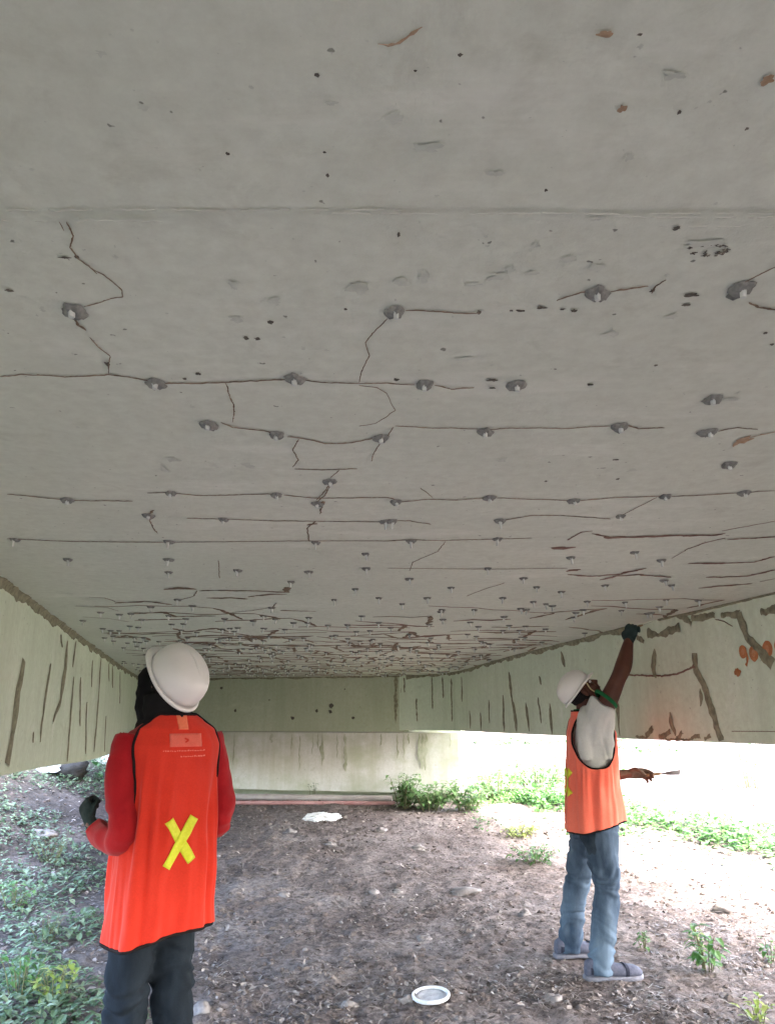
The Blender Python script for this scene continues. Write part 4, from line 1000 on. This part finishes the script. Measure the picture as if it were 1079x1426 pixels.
class Vest:
    """a loose tabard round the torso: hem open, deep armholes, neck opening; tab rows are (z, hx, hy, y offset)"""
    def __init__(s, tab, arm, hem, fold=0.010, sd=0, front_v=0.16, neck=None):
        s.tab = tab; s.arm = arm; s.hem = hem; s.fold = fold; s.sd = sd; s.nth = 220; s.nz = 150
        q = random.Random(int(sd*10)+3); s.ridges = [(-math.pi/2+q.uniform(-1.1, 1.1), q.uniform(-0.5, 0.5), q.uniform(0.03, 0.08), q.uniform(0.010, 0.022)*q.choice([1, 1, -0.7])) for _ in range(8)]+[(q.uniform(0, math.pi), q.uniform(-0.4, 0.4), q.uniform(0.04, 0.09), q.uniform(0.006, 0.013)) for _ in range(5)]+[(q.uniform(-0.5, 0.5), q.uniform(-0.3, 0.3), q.uniform(0.04, 0.08), q.uniform(0.005, 0.011)) for _ in range(3)]
    def pos(s, th, t, off=0.0):
        hemz = s.hem(th); z1 = s.tab[-1][0]; z = lerp(hemz, z1, t)
        hx, hy, yo = interp(s.tab, z); c, sn = math.cos(th), math.sin(th); e = 2.35
        k = sstep(1.32, 0.85, z)*0.8+0.2*sstep(1.45, 1.3, z)
        f = s.fold*k*(noise.noise(Vector((c*3.1+0.5*z, sn*3.1, z*1.1+s.sd)))*1.5+0.22*noise.noise(Vector((c*8.5+z*0.8, sn*8.5, z*1.6+s.sd+4))))
        for (t0, sl_, wd_, am) in s.ridges:
            a_ = (th-t0-sl_*(1.3-z)+math.pi) % (2*math.pi)-math.pi; f += am*sstep(1.40, 1.05, z)*math.exp(-(a_/(wd_*(1+0.8*sstep(1.3, 0.8, z))))**2)
        f += 0.007*noise.noise(Vector((c*3.5+z*3, sn*3.5, z*7+s.sd)))+0.010*k*abs(noise.noise(Vector((c*2.2-z*1.6, sn*2.2, z*2.6+s.sd+3))))
        x = (hx+off+f)*math.copysign(abs(c)**(2/e), c); y = yo+(hy+off+f)*math.copysign(abs(sn)**(2/e), sn)
        return Vector((x, y, z))
    def back(s, x, z, off):
        """point on the back at horizontal offset x and height z"""
        th = -math.pi/2
        lo, hi = -math.pi/2-1.2, -math.pi/2+1.2
        for _ in range(40):
            m = (lo+hi)/2; t = (z-s.hem(m))/(s.tab[-1][0]-s.hem(m))
            if s.pos(m, t).x < x: lo = m
            else: hi = m
        t = (z-s.hem(lo))/(s.tab[-1][0]-s.hem(lo)); return s.pos(lo, t, off)
    def build(s, person, mat, trim_r=0.006):  # cloth plus its dark edge binding
        V = [[s.pos(2*math.pi*j/s.nth, i/s.nz) for j in range(s.nth)] for i in range(s.nz+1)]
        (y0, z0, ry, rz, e) = s.arm
        keep = []; nth = s.nth
        def cut(p):
            if abs(p.x) < 0.085: return False
            return abs((p.y-y0(p.z))/ry)**e+abs((p.z-z0)/rz)**e < 1
        for i in range(s.nz):
            for j in range(nth):
                q = (j+1) % nth; c = (V[i][j]+V[i+1][q])*0.5
                if not cut(c): keep.append((i*nth+j, i*nth+q, (i+1)*nth+q, (i+1)*nth+j))
        flat = [p for r in V for p in r]
        # boundary loops, relaxed so the cut edge runs smoothly
        ec = {}
        for f in keep:
            for a, b in zip(f, f[1:]+f[:1]):
                k = (min(a, b), max(a, b)); ec[k] = ec.get(k, 0)+1
        adj = {}
        for (a, b), c in ec.items():
            if c == 1: adj.setdefault(a, []).append(b); adj.setdefault(b, []).append(a)
        loops = []; seen = set()
        for st in adj:
            if st in seen: continue
            lp = [st]; seen.add(st); cur = st
            while True:
                nxt = [q for q in adj[cur] if q not in seen]
                if not nxt: break
                cur = nxt[0]; seen.add(cur); lp.append(cur)
            if len(lp) > 20: loops.append(lp)
        for _ in range(14):
            for lp in loops:
                new = [(flat[lp[i-1]]+flat[lp[i]]*2+flat[lp[(i+1) % len(lp)]])/4 for i in range(len(lp))]
                for i, v in zip(lp, new): flat[i] = v
        used = sorted({i for f in keep for i in f}); mp = {u: k for k, u in enumerate(used)}
        me = bpy.data.meshes.new('vest'); me.from_pydata([tuple(flat[u]) for u in used], [], [tuple(mp[i] for i in f) for f in keep])
        me.materials.append(M[mat]); me.polygons.foreach_set('use_smooth', [True]*len(me.polygons))
        o = link(bpy.data.objects.new('vest', me), person)
        sol = o.modifiers.new('cloth', 'SOLIDIFY'); sol.thickness = 0.003; sol.offset = 0
        for lp in loops:
            tr = MB(); tr.tube([flat[i] for i in lp], trim_r, 8, closed=True, cap=False); tr.build('trim', M['trim'], o)
        return o

# ---------- worker in the red orange vest, seen from behind, looking up
A = empty('person', (-0.888, 3.27, gz(-0.888, 3.27)), R(40), 'worker seen from behind in red sweater and long red orange vest with yellow cross', 'person', 'bridge workers')
HA = head_frame(Vector((-0.008, 0.005, 1.632)), R(20), R(56))
ARM_AL = [(-0.160, -0.01, 1.415, 0.066), (-0.196, -0.03, 1.25, 0.061), (-0.178, -0.05, 1.065, 0.057), (-0.188, 0.06, 1.03, 0.050), (-0.212, 0.165, 1.07, 0.040)]
ARM_AR = [(0.165, -0.01, 1.415, 0.066), (0.208, -0.03, 1.25, 0.061), (0.232, -0.045, 1.09, 0.057), (0.21, 0.06, 1.05, 0.051), (0.16, 0.19, 1.09, 0.044)]
def thin(l, k): return [(a, b, c, r*k) for a, b, c, r in l]
mb = MB()
torso(mb, [(0.80, 0.14, 0.10, 0), (0.95, 0.14, 0.10, 0), (1.1, 0.145, 0.105, 0), (1.3, 0.16, 0.11, 0), (1.40, 0.14, 0.09, -0.01), (1.46, 0.06, 0.06, -0.005)])
limb(mb, [(0, -0.01, 1.42, 0.062), (-0.012, 0.0, 1.51, 0.058), (-0.025, 0.0, 1.58, 0.058)])
head_geo(mb, HA); limb(mb, thin(ARM_AL, 0.62)+[(-0.216, 0.19, 1.09, 0.026)]); limb(mb, thin(ARM_AR, 0.62)+[(0.13, 0.235, 1.10, 0.026)])
for s in (-1, 1): limb(mb, [(s*0.072, 0.005, 0.86, 0.066), (s*0.088, 0.012, 0.47, 0.046), (s*0.104, -0.02, 0.08, 0.036), (s*0.107, 0.06, 0.04, 0.028)])
body = voxel(mb, 'body', M['skin'], A, 0.009, 3)
face_parts(A, HA)
mb = MB()
torso(mb, [(0.82, 0.150, 0.112, 0), (0.95, 0.152, 0.115, 0), (1.1, 0.160, 0.122, 0), (1.25, 0.180, 0.130, 0), (1.36, 0.192, 0.122, -0.008), (1.43, 0.165, 0.10, -0.012), (1.475, 0.088, 0.075, -0.01), (1.50, 0.068, 0.068, -0.005)])
limb(mb, ARM_AL); limb(mb, ARM_AR)
def sweater_fold(co):
    a = 0.009*noise.noise(Vector((co.x*9, co.y*9, co.z*17+2*noise.noise(co*6))))
    el = math.exp(-((co.z-1.10)/0.10)**2)*(1 if abs(co.x) > 0.2 else 0.2)
    return a*(0.5+1.9*el)+0.003*noise.noise(co*22)
sw = voxel(mb, 'sweater', M['sweater'], A, 0.008, 5, sweater_fold)
# hood: black cloth over head, nape and neck leaving the face open
mb = MB(); R3 = HA.to_3x3()
mb.ellipsoid(HA @ Vector((0, -0.022, 0.012)), (0.088, 0.100, 0.100), R3); mb.ellipsoid(HA @ Vector((0, 0.034, -0.070)), (0.082, 0.088, 0.075), R3)
mb.ellipsoid(HA @ Vector((0, 0.02, 0.035)), (0.086, 0.066, 0.050), R3)
limb(mb, [tuple(HA @ Vector((0, 0.06, -0.085)))+(0.062,), (-0.030, 0.085, 1.545, 0.078), (-0.025, 0.065, 1.49, 0.088), (-0.02, 0.05, 1.43, 0.10)])
limb(mb, [(-0.005, -0.012, 1.41, 0.112), (-0.008, -0.005, 1.475, 0.104), (-0.018, -0.005, 1.53, 0.096), (-0.03, 0.0, 1.59, 0.092)])
voxel(mb, 'hood', M['hood'], A, 0.008, 4, folds(0.010, 11, 20, 3))
hatA, P_ = hard_hat(A, HA)
mb = MB()
torso(mb, [(0.74, 0.150, 0.112, 0), (0.86, 0.150, 0.115, 0.0), (0.98, 0.146, 0.108, 0.0), (1.03, 0.142, 0.105, 0)])
for s in (-1, 1): limb(mb, [(s*0.072, 0.005, 0.84, 0.088), (s*0.080, 0.008, 0.66, 0.085), (s*0.088, 0.012, 0.47, 0.079), (s*0.098, -0.012, 0.28, 0.074), (s*0.106, -0.02, 0.06, 0.070)])
voxel(mb, 'trousers', M['trousers'], A, 0.009, 4, leg_folds(0.022, 5))
for s in (-1, 1): shoe(A, (s*0.108, 0.02, 0.0), -s*0.15)
HL = frame((-0.218, 0.190, 1.092), (-0.12, 0.66, 0.70), (-0.9, 0.1, 0.3))
hand(A, 'glove', M['glove'], HL, (1.0, 1.1, 1.1, 1.15), 0.95, 1, scale=0.88)
HR = frame((0.15, 0.215, 1.097), (-0.6, 0.75, 0.15), (0.6, 0.6, 0.3))
hand(A, 'glove', M['glove'], HR, (0.7, 0.8, 0.85, 0.9), 0.8, -1, scale=1.1)
VA = Vest([(0.60, 0.187, 0.146, 0), (0.75, 0.185, 0.146, 0), (0.95, 0.181, 0.142, 0), (1.12, 0.182, 0.143, 0), (1.28, 0.192, 0.147, 0), (1.38, 0.202, 0.138, -0.008), (1.44, 0.186, 0.118, -0.013), (1.475, 0.138, 0.102, -0.012), (1.498, 0.104, 0.092, -0.010)],
          (lambda z: 0.004, 1.30, 0.088, 0.305, 3.0), lambda th: 0.70+0.025*math.cos(th)+0.006*math.sin(3*th), 0.023, 2.0)
va = VA.build(A, 'vest_red', 0.0065)
def vest_patch(name, V, corners, mat, off=0.004, n=14, m=4, parent=None):
    """a cloth strip lying on the back of the vest, corners in (x, z)"""
    v = []; f = []
    for o in (off, off-0.0025):
        for i in range(n+1):
            for j in range(m+1):
                a, b, c, d = corners; u, w = i/n, j/m
                x = lerp(lerp(a[0], b[0], u), lerp(d[0], c[0], u), w); z = lerp(lerp(a[1], b[1], u), lerp(d[1], c[1], u), w); v.append(V.back(x, z, o))
    K = (n+1)*(m+1)
    for i in range(n):
        for j in range(m):
            q = (i*(m+1)+j, (i+1)*(m+1)+j, (i+1)*(m+1)+j+1, i*(m+1)+j+1); f.append(q); f.append(tuple(K+k for k in reversed(q)))
    bd = [i*(m+1) for i in range(n+1)]+[n*(m+1)+j for j in range(1, m+1)]+[i*(m+1)+m for i in range(n-1, -1, -1)]+[j for j in range(m-1, 0, -1)]
    for a, b in zip(bd, bd[1:]+bd[:1]): f.append((b, a, a+K, b+K))
    return mk(name, v, f, M[mat], parent)
def strip(name, V, a, b, w, mat, off, parent):
    dx, dz = b[0]-a[0], b[1]-a[1]; L = math.hypot(dx, dz); px, pz = -dz/L*w/2, dx/L*w/2
    return vest_patch(name, V, ((a[0]-px, a[1]-pz), (b[0]-px, b[1]-pz), (b[0]+px, b[1]+pz), (a[0]+px, a[1]+pz)), mat, off, 16, 4, parent)
strip('tape_strip', VA, (-0.042, 1.108), (0.058, 0.958), 0.036, 'tape', 0.005, va)
strip('tape_strip', VA, (0.060, 1.114), (-0.042, 0.943), 0.036, 'tape', 0.0072, va)
vest_patch('neck_tag', VA, ((-0.022, 1.44), (0.018, 1.44), (0.020, 1.494), (-0.024, 1.494)), 'tag', 0.004, 8, 6, va)
vest_patch('faded_logo', VA, ((-0.060, 1.375), (0.075, 1.375), (0.075, 1.425), (-0.060, 1.425)), 'logo', 0.004, 14, 6, va)
strip('faded_logo', VA, (0.000, 1.407), (0.016, 1.400), 0.006, 'vest_red', 0.0052, va); strip('faded_logo', VA, (0.016, 1.400), (0.002, 1.392), 0.006, 'vest_red', 0.0056, va)
x = -0.085
rl = random.Random(8)
lt = MB()
for row, (x0, x1, z) in enumerate(((-0.085, 0.092, 1.358), (-0.015, 0.088, 1.337))):
    x = x0
    while x < x1:
        w = rl.uniform(0.004, 0.011)
        a = VA.back(x, z, 0.004); b = VA.back(x+w, z+rl.uniform(-0.002, 0.002), 0.004); h = Vector((0, 0, rl.uniform(0.003, 0.0055)))
        lt.add([a, b, b+h, a+h], [(0, 1, 2, 3)]); x += w+rl.uniform(0.002, 0.004)
lt.build('faded_lettering', M['logo_light'], va)

# ---------- worker in the coral vest, reaching up to the soffit
B = empty('person', (1.305, 5.30, gz(1.305, 5.30)), R(-89), 'worker in coral vest and blue jeans reaching a gloved hand up to the girder', 'person', 'bridge workers')
HB = head_frame(Vector((-0.005, 0.000, 1.672)), R(-6), R(52))
ARM_BR = [(0.135, 0.03, 1.47, 0.062), (0.182, 0.100, 1.585, 0.062), (0.200, 0.178, 1.735, 0.050), (0.190, 0.228, 1.83, 0.054), (0.165, 0.275, 1.965, 0.035)]
ARM_BL = [(-0.165, 0.02, 1.43, 0.058), (-0.215, 0.03, 1.28, 0.050), (-0.235, 0.06, 1.13, 0.044), (-0.225, 0.18, 1.115, 0.044), (-0.20, 0.315, 1.13, 0.032)]
mb = MB()
torso(mb, [(0.82, 0.135, 0.105, 0.02), (0.95, 0.14, 0.10, 0.025), (1.1, 0.14, 0.10, 0.03), (1.3, 0.15, 0.105, 0.035), (1.42, 0.13, 0.085, 0.02), (1.49, 0.055, 0.055, 0.01)])
limb(mb, [(0, 0.012, 1.46, 0.060), (0, 0.005, 1.55, 0.056), (0, 0.01, 1.62, 0.060)])
head_geo(mb, HB); limb(mb, ARM_BR+[(0.16, 0.29, 2.0, 0.026)]); limb(mb, thin(ARM_BL, 0.9)+[(-0.195, 0.35, 1.135, 0.025)])
LEG_BR = [(0.09, 0.03, 0.86, 0.105), (0.115, 0.03, 0.68, 0.098), (0.14, 0.03, 0.49, 0.082), (0.165, -0.01, 0.28, 0.077), (0.175, -0.042, 0.10, 0.073), (0.176, -0.045, 0.035, 0.074)]
LEG_BL = [(-0.09, 0.005, 0.86, 0.105), (-0.13, -0.03, 0.68, 0.096), (-0.18, -0.06, 0.49, 0.080), (-0.23, -0.10, 0.28, 0.075), (-0.257, -0.122, 0.10, 0.071), (-0.26, -0.125, 0.035, 0.072)]
for L in (LEG_BR, LEG_BL): limb(mb, thin(L, 0.72))
voxel(mb, 'body', M['skin'], B, 0.0065, 2)
face_parts(B, HB)
# short hair under the hat, close to the skull at back and sides
mb = MB(); R3 = HB.to_3x3()
mb.ellipsoid(HB @ Vector((0, -0.032, 0.012)), (0.077, 0.082, 0.092), R3)
voxel(mb, 'hair', M['hair'], B, 0.006, 2, folds(0.003, 60, 60, 1))
hatB, PB = hard_hat(B, HB @ Matrix.Translation((0, -0.012, 0.010)) @ Matrix.Scale(0.90, 4))
mb = MB()
for s in (-1, 1):
    q = [HB @ Vector(v) for v in ((s*0.100, 0.045, 0.018), (s*0.088, 0.030, -0.030), (s*0.070, 0.040, -0.085), (s*0.02, 0.055, -0.122), (0, 0.058, -0.126))]
    mb.tube([Vector(v) for v in spline([tuple(v) for v in q], 5)], 0.0075, 8, flat=0.4)
mb.build('added_strap', M['strap'], hatB)  # strap added in place of the pale glasses arm by the ear
mb = MB()
torso(mb, [(0.84, 0.165, 0.135, 0.02), (0.95, 0.165, 0.128, 0.025), (1.1, 0.162, 0.125, 0.03), (1.30, 0.178, 0.125, 0.035), (1.42, 0.180, 0.118, 0.03), (1.485, 0.150, 0.098, 0.022), (1.53, 0.078, 0.072, 0.010), (1.55, 0.066, 0.066, 0.005)])
limb(mb, [(0.09, 0.03, 1.36, 0.100), (0.125, 0.032, 1.46, 0.098), (0.160, 0.058, 1.545, 0.088), (0.178, 0.080, 1.59, 0.080)]); limb(mb, [(-0.14, 0.02, 1.41, 0.072), (-0.205, 0.028, 1.30, 0.070), (-0.225, 0.035, 1.22, 0.068)])
limb(mb, [(0.13, 0.08, 1.24, 0.050), (0.135, 0.085, 1.36, 0.056), (0.15, 0.085, 1.47, 0.064), (0.168, 0.088, 1.56, 0.068)]); limb(mb, [(0.125, -0.03, 1.24, 0.048), (0.13, -0.035, 1.38, 0.056), (0.13, -0.01, 1.48, 0.072), (0.05, 0.0, 1.53, 0.055)])
def shirt_fold(co):
    g = noise.noise(Vector((co.y*13+co.z*3, co.x*6, co.z*2.5+4)))+0.6*noise.noise(Vector((co.y*6-co.z*9, co.x*5, co.z*12)))
    return 0.014*g-0.010*math.exp(-((co.y-0.075+0.25*(co.z-1.3))/0.012)**2)*sstep(1.45, 1.3, co.z)+0.004*noise.noise(co*18)
voxel(mb, 'tshirt', M['tshirt'], B, 0.007, 5, shirt_fold)
mb = MB(); ax = Vector((0.02, 0.62, 0.72)).normalized()
c = Vector((0.180, 0.098, 1.612)); u = ax.orthogonal().normalized(); w = ax.cross(u)
mb.rings([[c+ax*d+(u*math.cos(a)+w*math.sin(a))*r for a in [2*math.pi*j/28 for j in range(28)]] for d, r in ((-0.012, 0.080), (-0.006, 0.0835), (0.008, 0.0835), (0.012, 0.081), (0.012, 0.070), (-0.005, 0.060))], cap=False)
mb.build('sleeve_cuff', M['green'], B)
mb = MB(); ax = Vector((-0.02, 0.007, -0.08)).normalized(); c = Vector((-0.224, 0.035, 1.225)); u = ax.orthogonal().normalized(); w = ax.cross(u)
mb.rings([[c+ax*d+(u*math.cos(a)+w*math.sin(a))*r for a in [2*math.pi*j/28 for j in range(28)]] for d, r in ((-0.014, 0.070), (-0.008, 0.0725), (0.014, 0.0725), (0.018, 0.069), (0.018, 0.06))], cap=False)
mb.build('sleeve_cuff', M['green'], B)
mb = MB(); mb.tube([Vector((0.068*math.cos(a), 0.006+0.068*math.sin(a), 1.548+0.004*math.sin(a))) for a in [2*math.pi*j/32 for j in range(32)]], 0.008, 8, closed=True, cap=False); mb.build('collar', M['green'], B)
mb = MB()
torso(mb, [(0.76, 0.165, 0.130, 0.015), (0.88, 0.168, 0.138, 0.015), (0.98, 0.158, 0.122, 0.02), (1.03, 0.155, 0.118, 0.022)])
limb(mb, LEG_BR); limb(mb, LEG_BL)
je = voxel(mb, 'jeans', M['jeans'], B, 0.008, 4, leg_folds(0.017, 9))
# back pocket lying on the seat
pk = []
for off in (0.006, 0.001):
    for zz, a0, a1 in ((0.69, -1.15, -0.65), (0.715, -1.35, -0.45), (0.76, -1.35, -0.45), (0.82, -1.35, -0.45)):
        for k in range(7):
            a = lerp(a0, a1, k/6); hit = je.data.vertices
            q = Vector((0.09+0.2*math.cos(a), 0.02+0.2*math.sin(a), zz)); best = min((v for v in hit if abs(v.co.z-zz) < 0.02), key=lambda v: (v.co-q).length)
            pk.append(best.co+best.normal*off)
mb = MB(); mb.add(pk, [(r*7+k, r*7+k+1, (r+1)*7+k+1, (r+1)*7+k) for r in range(3) for k in range(6)]); mb.build('pocket', M['jeans_dark'], je)
shoe(B, (0.178, -0.035, 0.0), R(4)); shoe(B, (-0.262, -0.115, 0.005), R(10))
HBr = frame((0.163, 0.282, 1.985), (-0.03, 0.30, 0.95), (0.75, -0.55, 0.2))
hand(B, 'glove', M['glove'], HBr, (0.75, 0.8, 0.85, 0.95), 0.8, -1, scale=1.08)
HBl = frame((-0.20, 0.325, 1.132), (0.05, 0.98, 0.05), (-0.75, 0.0, 0.66))
hand(B, 'glove', M['glove_brown'], HBl, (0.28, 0.36, 0.45, 0.55), 0.75, 1, scale=1.05)
VB = Vest([(0.76, 0.212, 0.176, 0.030), (0.90, 0.204, 0.172, 0.030), (1.08, 0.188, 0.156, 0.030), (1.25, 0.190, 0.156, 0.034), (1.40, 0.192, 0.150, 0.034), (1.465, 0.172, 0.126, 0.026), (1.51, 0.122, 0.098, 0.014), (1.54, 0.098, 0.090, 0.008)],
          (lambda z: 0.014, 1.47, 0.136, 0.285, 2.6), lambda th: 0.835+0.045*math.sin(th)+0.006*math.sin(3*th), 0.010, 9.0)
vb = VB.build(B, 'vest_coral_lit', 0.0055)
strip('tape_strip', VB, (-0.066, 1.17), (0.062, 1.02), 0.042, 'tape', 0.005, vb); strip('tape_strip', VB, (0.066, 1.17), (-0.062, 1.02), 0.042, 'tape', 0.0072, vb)

# ---------- tools in the hands
def tool(name, M4, parts, label):
    o = empty(name, M4.to_translation(), 0, label, 'tool'); o.rotation_euler = M4.to_euler()
    for nm, fn, mat in parts:
        mb = MB(); fn(mb); mb.build(nm, M[mat], o)
    return o
MWB = Matrix.Translation(B.location) @ Matrix.Rotation(R(-89), 4, 'Z')
def knife(h, bl, w):
    def handle(mb): mb.tube([(0, -0.06, 0), (0, -0.02, 0), (0, 0.03, 0), (0, 0.055, 0)], [0.010, 0.013, 0.012, 0.008], 10, flat=0.7)
    def blade(mb):
        mb.rings([[Vector((s*ww, y, zz)) for s, zz in ((-1, -0.0008), (1, -0.0008), (1, 0.0008), (-1, 0.0008))] for y, ww in ((0.05, 0.006), (0.07, 0.009), (0.10, w*0.7), (0.05+bl, w))])
    return [('handle', handle, h), ('blade', blade, 'steel')]
tool('putty_knife', MWB @ frame((0.150, 0.335, 2.075), (0.0, 0.85, 0.28), (0, -0.2, 1)), knife('wood', 0.07, 0.022), 'small putty knife held against the soffit edge by the raised glove')
tool('scraper', MWB @ frame((-0.165, 0.480, 1.130), (0.10, 0.97, 0.08), (-0.6, -0.1, 0.8)), knife('wood', 0.13, 0.030), 'narrow scraper held level in front of the coral vest')

# ------------------------------------------------------------------ light
SUN_EL, SUN_AZ = R(54), R(112)   # azimuth measured from +Y towards +X
w = bpy.data.worlds.new("World"); scene.world = w; w.use_nodes = True
nt = w.node_tree; sky = nt.nodes.new('ShaderNodeTexSky'); sky.sky_type = 'NISHITA'; sky.sun_disc = False
sky.sun_elevation = SUN_EL; sky.sun_rotation = SUN_AZ; sky.air_density = 1.0; sky.dust_density = 5.0; sky.ozone_density = 0.6
bg = nt.nodes['Background']; nt.links.new(sky.outputs[0], bg.inputs[0]); bg.inputs[1].default_value = 0.15
sl = bpy.data.lights.new('sun', 'SUN'); sl.energy = 0.7; sl.angle = R(25); sl.color = (1.0, 0.96, 0.90)
so = bpy.data.objects.new('sun', sl); link(so)
sd = Vector((math.sin(SUN_AZ)*math.cos(SUN_EL), math.cos(SUN_AZ)*math.cos(SUN_EL), math.sin(SUN_EL)))
so.rotation_euler = sd.to_track_quat('Z', 'Y').to_euler(); so.location = sd*60
scene.render.engine = 'CYCLES'
scene.cycles.max_bounces = 10; scene.cycles.diffuse_bounces = 7
vs = scene.view_settings; vs.view_transform = 'Standard'; vs.look = 'None'; vs.exposure = 4.88; vs.gamma = 1
